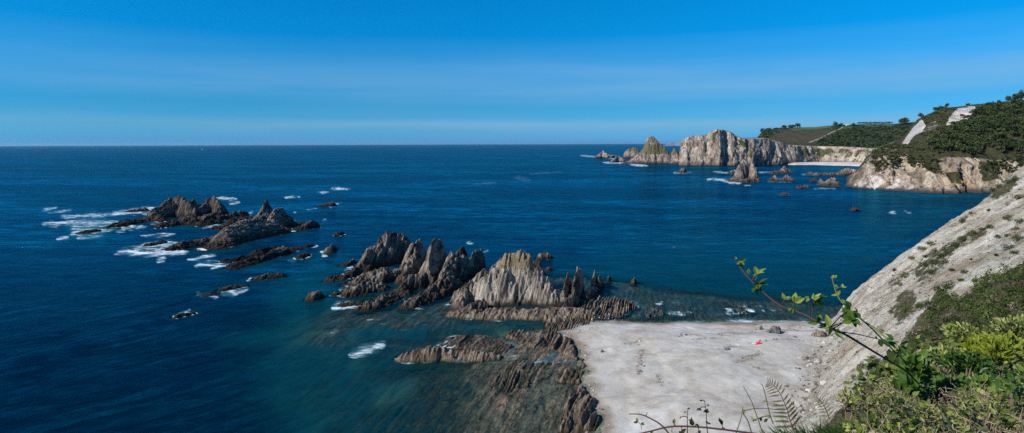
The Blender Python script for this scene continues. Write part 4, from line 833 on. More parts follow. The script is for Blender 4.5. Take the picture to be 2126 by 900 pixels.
woods('headland_scrub', 'low dark scrub on the steep nose of the headland', G, pa, pb, [[(1805, 345), (1820, 312), (1848, 300), (1872, 300), (1885, 318), (1880, 335), (1850, 345), (1830, 360)], [(1893, 292), (1905, 284), (1925, 276), (1945, 262), (1960, 268), (1930, 296)], [(1922, 258), (1926, 240), (1960, 226), (1984, 226), (1966, 244), (1960, 262), (1940, 262)], [(1880, 330), (1850, 318), (1830, 312), (1870, 294), (1880, 300), (1900, 290), (1925, 297), (1930, 275), (1960, 262), (1965, 240), (1925, 240), (1912, 262), (1985, 228), (1990, 224), (1960, 224), (1965, 262), (1985, 280), (1950, 330), (1945, 362), (1920, 350), (1900, 345)], [(2040, 332), (2120, 322), (2120, 360), (2055, 358)]], 760, (1.5, 4.2), (.3, 2), 1.1, 50, SCRUBD, False, 5)
G, pa, pb = hillG
woods('far_woods', 'dark woods covering the far hill behind the white cliffs', G, pa, pb, [[(1690, 312), (1705, 290), (1745, 272), (1790, 264), (1960, 258), (1960, 318)], [(1575, 292), (1590, 271), (1625, 268), (1600, 284)]], 700, (6, 11), (3, 7), 3.0, 40, PINE, False, 9)

# --- bushes on the pale slope, one object each
def hit(px, py, fn=slope_h, t0=20, t1=420):
    d = ray(float(px), float(py)); ts = np.arange(t0, t1, .5); p = np.array([0, 0, CH]) + d * ts[:, None]
    z = fn(p[:, 0], p[:, 1]); k_ = np.nonzero(p[:, 2] < z)[0]
    return p[k_[0]] if len(k_) else None
BU = [(2113, 411, 10, 'round dark bush near the crest, at the right edge of the picture'), (2091, 454, 10, 'round bush alone in the open upper scree'), (2117, 463, 10, 'bush at the right edge just below the lone round one'), (2108, 477, 7, 'small bush touching the underside of the right edge bush'), (2073, 493, 7, 'small square bush in the middle of the open scree'),
      (2092, 492, 7, 'small bush just right of the square one'), (2113, 497, 14, 'largest bush of the group at the right edge'), (2094, 515, 11, 'ragged bush below the largest one of the right edge group'), (2106, 526, 9, 'lower right companion of the ragged bush'), (2068, 531, 4, 'dark dot of a bush by itself in bare scree'),
      (2018, 540, 4, 'tiny upright dark bush in the middle of a bare streak'), (2050, 578, 9, 'bush at the upper tip of the dense scrub'), (2004, 567, 9, 'low bush above a bare hollow'), (1976, 562, 6, 'tiny bush left of the low one above the hollow'), (1996, 583, 6, 'little bush between the low one and the dense scrub'),
      (2052, 438, 5, 'little bush just under the crest'), (2016, 445, 7, 'bush on the skyline edge of the slope'), (1998, 461, 9, 'flat bush right at the cliff edge, mid slope'), (2062, 395, 8, 'dark bush at the lower end of the crest thicket'), (2075, 388, 9, 'bush in the lower half of the crest thicket'), (2090, 380, 9, 'bush in the upper half of the crest thicket'), (2104, 375, 11, 'biggest bush at the top end of the crest thicket'), (2060, 410, 6, 'low bush hanging under the crest thicket'),
      (2055, 473, 8, 'uppermost bush of the long green streak'), (2040, 478, 8, 'second bush from the top of the long green streak'), (2018, 487, 11, 'full round bush in the upper part of the long green streak'), (1998, 497, 9, 'ragged bush in the upper middle of the long green streak'), (1983, 512, 12, 'wide bush in the middle of the long green streak'), (1968, 522, 11, 'bush below the wide one of the long green streak'), (1952, 534, 12, 'dense bush in the lower middle of the long green streak'), (1962, 545, 9, 'bush on the right side of the long green streak'),
      (1940, 545, 9, 'bush left of the dense one of the long green streak'), (1920, 552, 10, 'bush at the lower left of the long green streak'), (1930, 566, 9, 'lowest bush of the long green streak'), (1932, 508, 9, 'bush near the cliff edge above the streak'), (1912, 518, 10, 'brownish bush at the cliff edge, mid slope'), (1940, 522, 7, 'small bush between the cliff edge and the streak'), (1892, 537, 8, 'brown bush low on the cliff edge'), (1880, 575, 11, 'flat brown bush left of the streak'), (1866, 590, 8, 'lower neighbour of the flat brown bush'), (1920, 533, 5, 'tiny bush between two brown ones at the edge'),
      (1878, 642, 13, 'upright dark bush standing in the brown patch'), (1850, 650, 7, 'small bush left of the brown patch'), (1860, 562, 6, 'tiny edge bush on the grey lower rim'), (1790, 762, 10, 'dark bush low on the scree above the foreground leaves'), (1812, 745, 8, 'small bush beside the lowest dark one'), (1775, 785, 9, 'sparse bush at the lowest part of the scree'), (1830, 690, 8, 'sparse bush under the leafy twig')]
for px, py, r_px, lb in BU:
    c = hit(px, py + r_px * .3)
    if c is None: continue
    s_ = c[1] / 1250 * r_px * 1.12; A = Acc(); p, t = clump_pts(c + [0, 0, s_ * .3], s_, s_, s_ * .85, 12, 620, .45)
    A.leaves(p, t * (.42 if 'brown' not in lb else 1.0), max(.1, s_ * .075)); root = empty('bush', c, lb, 'bush', 'bushes dotted over the pale slope'); child(A.build('foliage', SCRUB), root)
    V, F_ = tube([c - [0, 0, .5], c + [0, 0, s_ * .3]], [s_ * .07, s_ * .04], 5); child(mesh('stem', V, F_, BARK), root)
A = Acc(); k9 = 0
for i in range(1500):
    px = rng.uniform(1690, 2130); py = rng.uniform(380, 880); g_ = fbm(px / 40, py / 30, 401, 3)
    if poly_sd(np.array([px]), np.array([py]), [(1738, 668), (1760, 628), (1820, 578), (1900, 524), (1960, 480), (2030, 440), (2126, 360), (2140, 560), (2020, 610), (1930, 640), (1880, 740), (1800, 800), (1740, 900), (1680, 860)])[0] < 0 or g_ < .02: continue
    c = hit(px, py)
    if c is None or c[1] < 60: continue
    r = c[1] / 1250 * rng.uniform(1.2, 4.5); p, t = clump_pts(c, r, r, r * .5, 3, 26, .7); A.leaves(p, np.clip(t * .8 + .1 + .2 * rng.normal(), 0, 1), r * .28)
tag(A.build('grass_tufts', SCRUBD), 'sparse dry grass tufts speckling the pale slope', 'grass', kind='stuff')
# dense scrub lower on the slope: nobody could count it
A = Acc(); D = Acc()
POLS = [[(2140, 552), (2080, 574), (2040, 594), (2020, 602), (2016, 630), (1992, 640), (1968, 600), (1945, 605), (1950, 625), (1915, 645), (1905, 690), (1880, 722), (1850, 752), (1810, 775), (1800, 900), (2300, 900), (2300, 540)]]
cnt = 0
xs_ = rng.uniform(1700, 2200, 9000); ys_ = rng.uniform(540, 900, 9000)
mk = (poly_sd(xs_, ys_, POLS[0]) + 14 * vn(xs_ / 18, ys_ / 14, 3)) > 0
BP = []
for px, py in zip(xs_[mk], ys_[mk]):
    c = None
    d = ray(float(px), float(py)); ts = np.arange(24, 260, 1.0); p = np.array([0, 0, CH]) + d * ts[:, None]; z = slope_h(p[:, 0], p[:, 1]); kk = np.nonzero(p[:, 2] < z)[0]
    if len(kk) == 0: continue
    c = p[kk[0]]
    if c[1] < 26 or any(abs(c[0] - q[0]) < .9 * q[3] and abs(c[1] - q[1]) < .9 * q[3] for q in BP[-400:]): continue
    r = rng.uniform(.9, 2.0); BP.append((c[0], c[1], c[2], r))
for x, y, z, r in BP:
    nl = int(110 + 130 * min(1, 90 / y)); p, t = clump_pts([x, y, z + r * .35], r, r, r * .95, 6, nl, .5)
    tt = np.clip(t * .75 + rng.normal() * .2 - .04, 0, 1)
    (D if rng.random() < .08 else A).leaves(p, tt, .12 + r * .045)
tag(A.build('scrub', SCRUB), 'dense green scrub covering the lower right of the slope', 'scrub', kind='stuff')
if D.n: tag(D.build('dry_scrub', DRY), 'dry brownish scrub mixed into the dense green scrub', 'scrub', kind='stuff')
print('scrub bushes', len(BP))

# --- foreground: real plants within a few metres of the camera
def leafblade(A, base, dirv, nrm, L, Wd, tint, curl=.15, nseg=5):
    d = np.array(dirv, float); d /= np.linalg.norm(d); n_ = np.array(nrm, float); n_ -= d * (n_ @ d); n_ /= np.linalg.norm(n_) + 1e-9; s_ = np.cross(d, n_)
    prof = [.12, .75, 1.0, .82, .48, .03]; V = []
    for i in range(nseg + 1):
        t = i / nseg; c = base + d * L * t - n_ * L * curl * t * t; w_ = Wd / 2 * prof[i]
        V += [c - s_ * w_ + n_ * w_ * .35, c, c + s_ * w_ + n_ * w_ * .35]
    F_ = []
    for i in range(nseg):
        for j in range(2): F_.append((i * 3 + j, i * 3 + j + 1, i * 3 + j + 4, i * 3 + j + 3))
    A.add(np.array(V), np.array(F_), np.clip(np.full(len(V), tint) + rng.normal() * .03, 0, 1))
def smooth_path(pts, n=8):
    pts = np.array(pts, float); out = []
    for i in range(len(pts) - 1):
        p0 = pts[max(i - 1, 0)]; p1 = pts[i]; p2 = pts[i + 1]; p3 = pts[min(i + 2, len(pts) - 1)]
        for t in np.linspace(0, 1, n, endpoint=False):
            out.append(.5 * ((2 * p1) + (-p0 + p2) * t + (2 * p0 - 5 * p1 + 4 * p2 - p3) * t * t + (-p0 + 3 * p1 - 3 * p2 + p3) * t ** 3))
    out.append(pts[-1]); return np.array(out)
def rnd(): v = rng.normal(size=3); return v / np.linalg.norm(v)
def twig(name, label, cat, path, rad, leafspec, lmat, smat, group=None):
    pts = smooth_path([PY(float(a), float(b), y) for a, b, y in path]); r = np.linspace(rad[0], rad[1], len(pts))
    root = empty(name, pts[-1] if rad[1] > rad[0] else pts[0], label, cat, group)
    V, F_ = tube(pts, r, 6); S = Acc(); S.add(V, F_, np.full(len(V), .5))
    A = Acc()
    for px, py, y, n_, L, (dx, dy), spread, tint in leafspec:
        c = PY(float(px), float(py), y); L = L / 1250 * y * .85; tint = tint + .08
        j = np.argmin(np.linalg.norm(pts - c, axis=1)); base = pts[j]
        if np.linalg.norm(base - c) > .01: V, F_ = tube([base, (base + c) / 2 + [0, 0, .004], c], [.003, .0022, .0016], 5); S.add(V, F_, np.full(len(V), .5))
        for i in range(n_):
            d = Rv * dx - Uv * dy + rng.normal(size=3) * spread; leafblade(A, c, d, np.array([-.3, -.75, .65]) + rng.normal(size=3) * .45, L * rng.uniform(.7, 1.15), L * rng.uniform(.45, .62), np.clip(tint + rng.normal() * .16, 0, 1))
    child(S.build('stem', smat), root)
    if A.n: child(A.build('leaves', lmat), root)
Yb = 2.3
twig('leafy_branch', 'long bent branch with tufts of bright leaves reaching left over beach and sea', 'branch',
     [(1530, 545, Yb + .25), (1552, 575, Yb + .2), (1590, 612, Yb + .15), (1622, 636, Yb + .1), (1668, 653, Yb + .05), (1705, 672, Yb), (1755, 695, Yb + .15), (1800, 722, Yb + .5), (1850, 752, Yb + 1.1), (1885, 774, Yb + 1.8), (1900, 795, Yb + 2.1)], (.0028, .0062),
     [(1532, 545, Yb + .25, 5, 20, (.6, -.3), .55, .75), (1527, 540, Yb + .25, 2, 10, (-.3, -.8), .4, .9), (1555, 570, Yb + .2, 2, 18, (.1, -1), .35, .4), (1572, 570, Yb + .18, 6, 26, (.6, -.2), .6, .85), (1575, 590, Yb + .17, 7, 26, (.1, .0), .8, .2), (1568, 598, Yb + .17, 3, 22, (-.3, .5), .5, .3),
      (1630, 622, Yb + .1, 2, 18, (-.3, -.7), .4, .85), (1650, 628, Yb + .07, 6, 26, (.4, -.5), .5, .8), (1645, 640, Yb + .07, 3, 16, (-.2, .6), .5, .6), (1692, 625, Yb, 6, 28, (.8, .1), .45, .6), (1690, 622, Yb, 3, 20, (.2, -.9), .35, .85), (1680, 620, Yb, 2, 14, (-.7, .0), .4, .7),
      (1700, 668, Yb, 3, 26, (-.3, -.4), .4, .5), (1722, 678, Yb, 3, 34, (.2, -.5), .5, .95), (1735, 690, Yb, 2, 30, (.5, .4), .4, .45), (1768, 665, Yb, 7, 34, (.1, -.6), .7, .5), (1775, 660, Yb, 6, 30, (.4, -.2), .8, .25), (1765, 640, Yb, 4, 26, (-.3, -.7), .6, .45), (1825, 705, Yb, 3, 26, (.5, .1), .5, .3)], LEAF, plain('dark_bark', (.06, .045, .035), .8, .2))
twig('leafy_branch', 'thin upright twig with pale buds crossing over the pale slope', 'branch',
     [(1727, 575, Yb + .3), (1735, 605, Yb + .28), (1748, 628, Yb + .25), (1775, 652, Yb + .2), (1805, 678, Yb + .3), (1835, 708, Yb + .6), (1862, 735, Yb + 1.0), (1890, 762, Yb + 1.6), (1905, 790, Yb + 2.0)], (.0018, .0045),
     [(1728, 580, Yb + .3, 3, 16, (.2, -.7), .4, .95), (1732, 592, Yb + .29, 2, 13, (.8, .2), .4, .9), (1748, 597, Yb + .29, 3, 13, (.8, -.1), .4, .85), (1736, 615, Yb + .27, 4, 18, (.1, -.4), .6, 1.0), (1780, 650, Yb + .2, 3, 18, (.3, -.7), .5, .6), (1850, 712, Yb + .12, 5, 28, (.7, .1), .5, .35), (1868, 722, Yb + .1, 5, 30, (.8, .3), .5, .2), (1855, 705, Yb + .12, 2, 24, (-.6, .1), .4, .3)], LEAF, STEMG)
# brambles along the bottom
Yc = 2.75
twig('bramble', 'long arching purple bramble stem along the bottom of the picture', 'bramble',
     [(1300, 908, Yc), (1345, 897, Yc), (1395, 886, Yc), (1450, 887, Yc), (1500, 892, Yc), (1545, 898, Yc), (1600, 905, Yc)], (.0035, .005),
     [(1399, 880, Yc, 2, 14, (.1, -.9), .35, .4), (1395, 892, Yc, 1, 12, (0, .9), .3, .5), (1438, 884, Yc, 3, 22, (-.3, -.8), .3, .15), (1444, 882, Yc, 1, 12, (.8, -.3), .3, .1), (1500, 882, Yc, 3, 20, (-.4, -.8), .25, .1), (1503, 888, Yc, 1, 10, (.1, .9), .3, .4), (1355, 896, Yc, 2, 12, (0, .6), .5, .1), (1415, 896, Yc, 5, 16, (.2, .4), .6, .1), (1450, 900, Yc, 3, 14, (.4, -.2), .6, .0)], LEAFD, STEMP)
twig('bramble', 'short arching purple bramble tip curling down at the bottom left of the plants', 'bramble', [(1306, 860, Yc - .1), (1330, 861, Yc - .1), (1352, 870, Yc - .1), (1374, 884, Yc - .1), (1392, 905, Yc - .1)], (.002, .004), [(1343, 860, Yc - .1, 1, 6, (0, -.9), .3, .1)], LEAFD, STEMP)
twig('seedling', 'small bright green sprig hanging under the arching bramble tip', 'plant', [(1332, 892, Yc), (1330, 882, Yc), (1324, 876, Yc)], (.0015, .001), [(1324, 877, Yc, 2, 12, (-.7, -.2), .3, .7), (1330, 881, Yc, 3, 12, (.8, -.1), .35, .8), (1331, 884, Yc, 1, 10, (.1, .9), .3, .6)], LEAF, STEMG)
for i, (pth, lf, lb) in enumerate([
    ([(1427, 905, Yc), (1427, 880, Yc), (1428, 848, Yc)], [(1428, 850, Yc, 2, 7, (.5, -.6), .4, .2), (1414, 866, Yc, 2, 7, (-.3, .6), .3, .1), (1425, 855, Yc, 1, 7, (-.8, 0), .3, .1)], 'thin upright weed stalk left of the taller budded one'),
    ([(1470, 905, Yc), (1467, 880, Yc), (1466, 855, Yc), (1463, 834, Yc)], [(1458, 832, Yc, 2, 8, (-.8, -.2), .3, .1), (1452, 848, Yc, 3, 10, (-.5, .5), .35, .1), (1467, 856, Yc, 4, 12, (.1, -.3), .4, .0), (1468, 843, Yc, 2, 7, (.7, -.2), .3, .1), (1469, 880, Yc, 3, 9, (.1, -.5), .5, .1)], 'taller budded weed stalk rising from the long bramble'),
    ([(1585, 905, Yc), (1575, 875, Yc), (1562, 838, Yc), (1552, 818, Yc), (1543, 802, Yc)], [], 'slender bent grass stem left of the fern frond'),
    ([(1528, 900, Yc), (1538, 870, Yc), (1542, 845, Yc)], [(1543, 850, Yc, 2, 8, (.2, .6), .4, .8)], 'pale thin grass stalk left of the bent stem'),
    ([(1562, 905, Yc), (1553, 875, Yc), (1544, 855, Yc), (1580, 848, Yc), (1620, 852, Yc)], [(1544, 854, Yc, 3, 10, (-.1, .2), .6, .8)], 'reddish crooked stem bending over behind the fern'),
    ([(1605, 880, Yc - .1), (1598, 860, Yc - .1), (1590, 825, Yc - .1), (1584, 803, Yc - .1), (1579, 797, Yc - .1)], [(1584, 836, Yc - .1, 1, 8, (-.5, .2), .3, .1), (1581, 868, Yc - .1, 2, 12, (-.2, .6), .5, .05), (1593, 870, Yc - .1, 2, 14, (-.5, .4), .4, .0), (1565, 872, Yc - .1, 3, 10, (.3, 0), .6, .3)], 'dark upright stem in front of the fern frond')]):
    twig('weed_stalk', lb, 'plant', pth, (.0028, .0014), lf, LEAFD, [STEMP, STEMP, STEMG, STEMG, STEMP, STEMG][i])
# fern fronds
FERN = leaf_mat('fern_green', [(0, (.26, .15, .1)), (.25, (.17, .13, .06)), (.5, (.1, .13, .035)), (1, (.16, .24, .05))], .6, .3, .2)
def frond(label, path, Ls, tint, group=None, npin=13, side=1.0):
    pts = smooth_path([PY(float(a), float(b), y) for a, b, y in path], 10); root = empty('fern_frond', pts[0], label, 'fern', group)
    V, F_ = tube(pts, np.linspace(.003, .001, len(pts)), 5); S = Acc(); S.add(V, F_, np.full(len(V), .2)); A = Acc()
    for i in range(npin):
        t = .12 + .88 * i / npin; k_ = int(t * (len(pts) - 1)); k_ = min(k_, len(pts) - 2); d = pts[k_ + 1] - pts[k_]; d /= np.linalg.norm(d)
        L = Ls / 1250 * path[0][2] * (1 - t * .72)
        sd = np.cross(d, Fw); sd /= np.linalg.norm(sd)
        for sg in (-1, 1): leafblade(A, pts[k_], sd * sg * (1 if sg > 0 else side) + d * .35 + Fw * .15, -Fw + [0, 0, .4], L * (1 if sg > 0 else side), L * .14, np.clip(tint - .35 * t + rng.normal() * .06, 0, 1), .12)
    child(S.build('stem', STEMP), root); child(A.build('leaflets', FERN), root)
frond('fern frond with red-brown curled tip standing against the pale beach', [(1652, 905, 2.8), (1640, 872, 2.8), (1632, 845, 2.8), (1618, 815, 2.8), (1603, 798, 2.8), (1592, 793, 2.8)], 42, .42, side=.8, npin=14)
frond('small green fern frond pointing up left above the grass knoll', [(1722, 870, 3.0), (1712, 845, 3.0), (1700, 830, 3.0), (1688, 822, 3.0)], 22, .8, npin=10)
# ---------------------------------------------------------------- foreground growth on the near ground
def ghit(px, py, t1=60):
    d = ray(float(px), float(py)); ts = np.arange(1.5, t1, .03); p = np.array([0, 0, CH]) + d * ts[:, None]
    z = shelf(p[:, 0], p[:, 1]); k_ = np.nonzero(p[:, 2] < z)[0]; return p[k_[0]] if len(k_) else None
# grass / fern knoll: long arching blades
A = Acc()
for i in range(5200):
    px = rng.uniform(1545, 1830); py = rng.uniform(868, 1020); c = ghit(px, py)
    if c is None or c[1] > 5: continue
    top = np.interp(px, [1545, 1590, 1650, 1700, 1740, 1790, 1830], [905, 888, 868, 862, 866, 885, 910])
    L = rng.uniform(.10, .24); d = np.array([-.55, -.2, .7]) + rng.normal(size=3) * [.35, .3, .2]
    d /= np.linalg.norm(d); tip = c + d * L; 
    if proj(tip)[1] < top - 3: continue
    leafblade(A, c - d * .02, d, np.array([.4, -.6, .6]), L, .011, np.clip(.42 + .28 * rng.normal(), 0, 1), .35)
tag(A.build('grass', LEAF), 'tussock of bright green grass blades at the bottom of the picture', 'grass', kind='stuff')
# undergrowth carpet over the near ground
U = Acc(); Dd = Acc(); Y_ = Acc()
def topline(px): return np.interp(px, [1640, 1700, 1760, 1800, 1850, 1900, 1950, 2000, 2060, 2126, 2200], [905, 852, 815, 790, 762, 745, 720, 700, 680, 668, 660])
N = 0
for i in range(56000):
    px = rng.uniform(1790, 2200); py = rng.uniform(650, 1000); c = ghit(px, py)
    if c is None: continue
    dist = c[1]; 
    mo = float(vn(px / 60, py / 45, 39)); up_ = rng.uniform(0, .07 + .02 * dist + (.16 + .01 * dist) * max(0, mo)); q = c + [rng.normal() * .05, rng.normal() * .05, up_]
    if proj(q)[1] < topline(px) - 6 or (proj(q)[0] < 1850 and rng.random() < .35): continue
    gap = vn(q[0] / .28, q[1] / .5, 19) + .6 * vn(q[0] / .1, q[1] / .16, 20)
    if gap < -.08 and dist < 9:
        if rng.random() < .3:
            d = rnd() + [0, 0, .15]; L = rng.uniform(.02, .09); V, F_ = tube([q, q + d * L * .5 + rnd() * .02, q + d * L], [.003, .0022, .001], 4); Dd.add(V, F_, np.full(len(V), rng.uniform(.1, 1)))
        continue
    if dist < 7:
        nn = rng.integers(2, 5); L = rng.uniform(.016, .04) * (1 + .9 * max(0, float(vn(q[0] / .45, q[1] / .6, 29))) * 1.3); t = np.clip(.42 + .2 * rng.normal() + .14 * gap + .32 * vn(q[0] / .5, q[1] / .7, 9), 0, 1)
        for _ in range(nn): leafblade(U, q + rng.normal(size=3) * .02, rnd() + [-.1, -.2, .25], np.array([-.2, -.5, .6]) + rng.normal(size=3) * .9, L, L * rng.uniform(.45, .7), t)
    else:
        p = q + rng.normal(size=(6, 3)) * .1 * dist / 8; U.leaves(p, np.clip(.4 + .2 * rng.normal(size=6), 0, 1), .02 + .005 * dist)
    if rng.random() < .17:
        d = rnd() + [0, 0, .1]; L = rng.uniform(.04, .16); V, F_ = tube([q, q + d * L * .5 + rnd() * .02, q + d * L], [.003, .0022, .001], 4); Dd.add(V, F_, np.full(len(V), rng.uniform(.2, 1)))
tag(U.build('undergrowth', LEAFD), 'tangle of green leaves covering the near ground at lower right', 'undergrowth', kind='stuff')
tag(Dd.build('dead_twigs', DRY), 'dry pale twigs woven through the leafy undergrowth', 'twigs', kind='stuff')
# distinct shrubs and leafy plants rising out of it
def shrub(px, py, Yd, w_px, h_px, n, L, mat, label, name='leafy_shrub', blobs=7, asp=.6, tint=0., stems=9, cat='shrub'):
    c = PY(float(px), float(py), Yd); s_ = Yd / 1250; w_ = w_px * s_ / 2; h = h_px * s_
    base = c - [0, 0, h * .5]; root = empty(name, base, label, cat); A = Acc(); S = Acc()
    p, t = clump_pts(c - [0, 0, h * .12], w_, w_ * .8, h * .62, blobs, n, .5)
    for q, tt in zip(p, t):
        v = q - base; v /= np.linalg.norm(v) + 1e-6; leafblade(A, q, v + rnd() * .8, np.array([-.4, -.6, .7]) + rng.normal(size=3) * .45, L * rng.uniform(.6, 1.2), L * asp * rng.uniform(.7, 1.1), np.clip(tt + tint, 0, 1))
    for i in range(stems):
        q = p[rng.integers(len(p))]; V, F_ = tube([base - [0, 0, .15], (base + q) / 2 + rnd() * .03 * h, q], [.012 * Yd / 5, .007 * Yd / 5, .003], 5); S.add(V, F_, np.full(len(V), .5))
    child(S.build('stem', DRY), root); child(A.build('leaves', mat), root)
for a in [
    (1895, 770, 4.2, 62, 70, 90, .085, LEAF, 'shrub with large bright green leaves beside the twig foot', 'leafy_shrub', 5, .75, .05),
    (1870, 810, 3.9, 45, 50, 45, .09, LEAF, 'dark large-leaved plant just below the bright-leaved shrub', 'leafy_shrub', 4, .7, -.25),
    (2075, 735, 6.5, 150, 85, 900, .075, YELL, 'yellow-green bush at the right edge', 'leafy_shrub', 12, .45, -.1),
    (2010, 762, 5.6, 90, 60, 420, .06, LEAF, 'mid green bush left of the yellow-green one', 'leafy_shrub', 9, .5, -.1),
    (1985, 820, 4.4, 110, 70, 420, .055, LEAF, 'leafy shrub with mixed green leaves in the bottom right tangle', 'leafy_shrub', 9, .65, 0),
    (2070, 830, 4.2, 110, 80, 480, .055, LEAF, 'broad leafy shrub under the yellow-green bush', 'leafy_shrub', 9, .6, .0),
    (1920, 870, 3.6, 90, 50, 260, .05, LEAF, 'low leafy plant at the bottom edge below the dark twigs', 'leafy_shrub', 7, .7, .1),
    (2010, 885, 3.4, 120, 40, 300, .05, LEAFD, 'dark low leafy plant at the bottom edge of the picture', 'leafy_shrub', 8, .6, .1),
    (2105, 885, 3.5, 70, 45, 200, .05, YELL, 'yellowish dry plant in the bottom right corner', 'leafy_shrub', 6, .3, .1),
    (1840, 850, 4.0, 80, 40, 170, .045, LEAF, 'sprawling thin-leaved plant right of the grass tussock', 'leafy_shrub', 6, .4, .05),
    (1765, 828, 4.3, 60, 44, 90, .035, LEAFD, 'sparse twiggy plant above the grass tussock', 'leafy_shrub', 6, .5, .25),
    (1960, 745, 6.8, 80, 45, 420, .06, LEAFD, 'olive shrub behind the large bright-leaved shrub', 'leafy_shrub', 8, .5, .1),
    (2110, 690, 9.5, 110, 60, 800, .085, LEAFD, 'dark green bush on the right edge above the yellow-green one', 'leafy_shrub', 10, .5, .05),
    (2020, 700, 10.5, 110, 50, 700, .09, LEAFD, 'dark green bush behind the mid green one', 'leafy_shrub', 10, .5, .0)]:
    shrub(*a)
# bare trunk at the right edge
r = empty('sapling', PY(2103., 905., 3.3), 'straight brown sapling trunk at the lower right edge', 'sapling')
V, F_ = tube(smooth_path([PY(2103., 930., 3.3), PY(2103., 870., 3.3), PY(2101., 830., 3.3), PY(2106., 800., 3.35)]), .014, 8); child(mesh('trunk', V, F_, BARK, smooth=True), r)
A = Acc()
for i in range(60):
    c = PY(2100. + rng.normal() * 22, 795. + rng.normal() * 14, 3.35 + rng.normal() * .1); leafblade(A, c, rnd(), rnd() + [0, -.5, .6], .05, .03, .5 + .2 * rng.normal())
child(A.build('crown', LEAF), r)

# ---------------------------------------------------------------- small things
hx = PY(1759., 263.5, 3235.); r = empty('house', hx, 'small white house on the crest of the far hill', 'house')
def box(cx, cy, cz, sx_, sy_, sz_):
    V = [(cx + a * sx_ / 2, cy + b * sy_ / 2, cz + c_ * sz_ / 2) for c_ in (-1, 1) for b in (-1, 1) for a in (-1, 1)]
    return V, [(0, 2, 3, 1), (4, 5, 7, 6), (0, 1, 5, 4), (2, 6, 7, 3), (0, 4, 6, 2), (1, 3, 7, 5)]
V, F_ = box(hx[0], hx[1], hx[2] + 4, 15, 10, 10); child(mesh('wall', V, F_, plain('white_wall', (.85, .85, .82))), r)
V = [(hx[0] - 8, hx[1] - 6, hx[2] + 9.1), (hx[0] + 8, hx[1] - 6, hx[2] + 9.1), (hx[0] + 8, hx[1] + 6, hx[2] + 9.1), (hx[0] - 8, hx[1] + 6, hx[2] + 9.1), (hx[0] - 8, hx[1], hx[2] + 13), (hx[0] + 8, hx[1], hx[2] + 13)]
me = bpy.data.meshes.new('roof'); me.from_pydata([tuple(v) for v in V], [], [(0, 1, 5, 4), (3, 4, 5, 2), (0, 4, 3), (1, 2, 5), (0, 3, 2, 1)]); me.materials.append(plain('pale_roof', (.6, .55, .5)))
q = bpy.data.objects.new('roof', me); col.objects.link(q); child(q, r)
WIN = plain('dark_glass', (.03, .035, .04), .2, .5)
for dx in (-4, 0, 4):
    V, F_ = box(hx[0] + dx, hx[1] - 5.05, hx[2] + 6, 1.8, .2, 2.4); child(mesh('window', V, F_, WIN), r)
# sailing boat on the horizon
bx_ = P(419., 304.5, 0.); Yd = min(bx_[1], 9000); b = PY(419., 304., Yd); b[2] = 0; r = empty('sailing_boat', b, 'tiny white sailing boat on the horizon at left', 'boat')
s_ = 15
V = [(-s_ * .5, 0, 2.5), (-s_ * .4, -3, 2.5), (s_ * .35, -3, 2.5), (s_ * .55, 0, 2.8), (s_ * .35, 3, 2.5), (-s_ * .4, 3, 2.5), (-s_ * .42, 0, 0), (-s_ * .35, -1.8, -.5), (s_ * .3, -1.8, -.5), (s_ * .42, 0, 0), (s_ * .3, 1.8, -.5), (-s_ * .35, 1.8, -.5)]
Fq = [(i, (i + 1) % 6, 6 + (i + 1) % 6, 6 + i) for i in range(6)]; me = bpy.data.meshes.new('hull'); me.from_pydata(V, [], Fq + [(5, 4, 3, 2, 1, 0), (6, 7, 8, 9, 10, 11)]); me.materials.append(plain('white_paint', (.8, .8, .8), .4)); q = bpy.data.objects.new('hull', me); col.objects.link(q); q.parent = r
me = bpy.data.meshes.new('sail'); me.from_pydata([(1, -.1, 4), (-s_ * .45, -.1, 4.5), (1, -.1, s_ * 1.2), (1, .1, 4), (-s_ * .45, .1, 4.5), (1, .1, s_ * 1.2), (2.0, 0, 3.2), (s_ * .5, 0, 3.2), (1.6, 0, s_)], [], [(0, 2, 1), (3, 4, 5), (6, 7, 8)]); me.materials.append(plain('sail_cloth', (.8, .8, .78))); q = bpy.data.objects.new('sail', me); col.objects.link(q); q.parent = r
V, F_ = tube([(1.3, 0, 2), (1.3, 0, s_ * 1.25)], .2, 6); q = mesh('mast', V, F_, plain('mast_grey', (.5, .5, .5)), r)
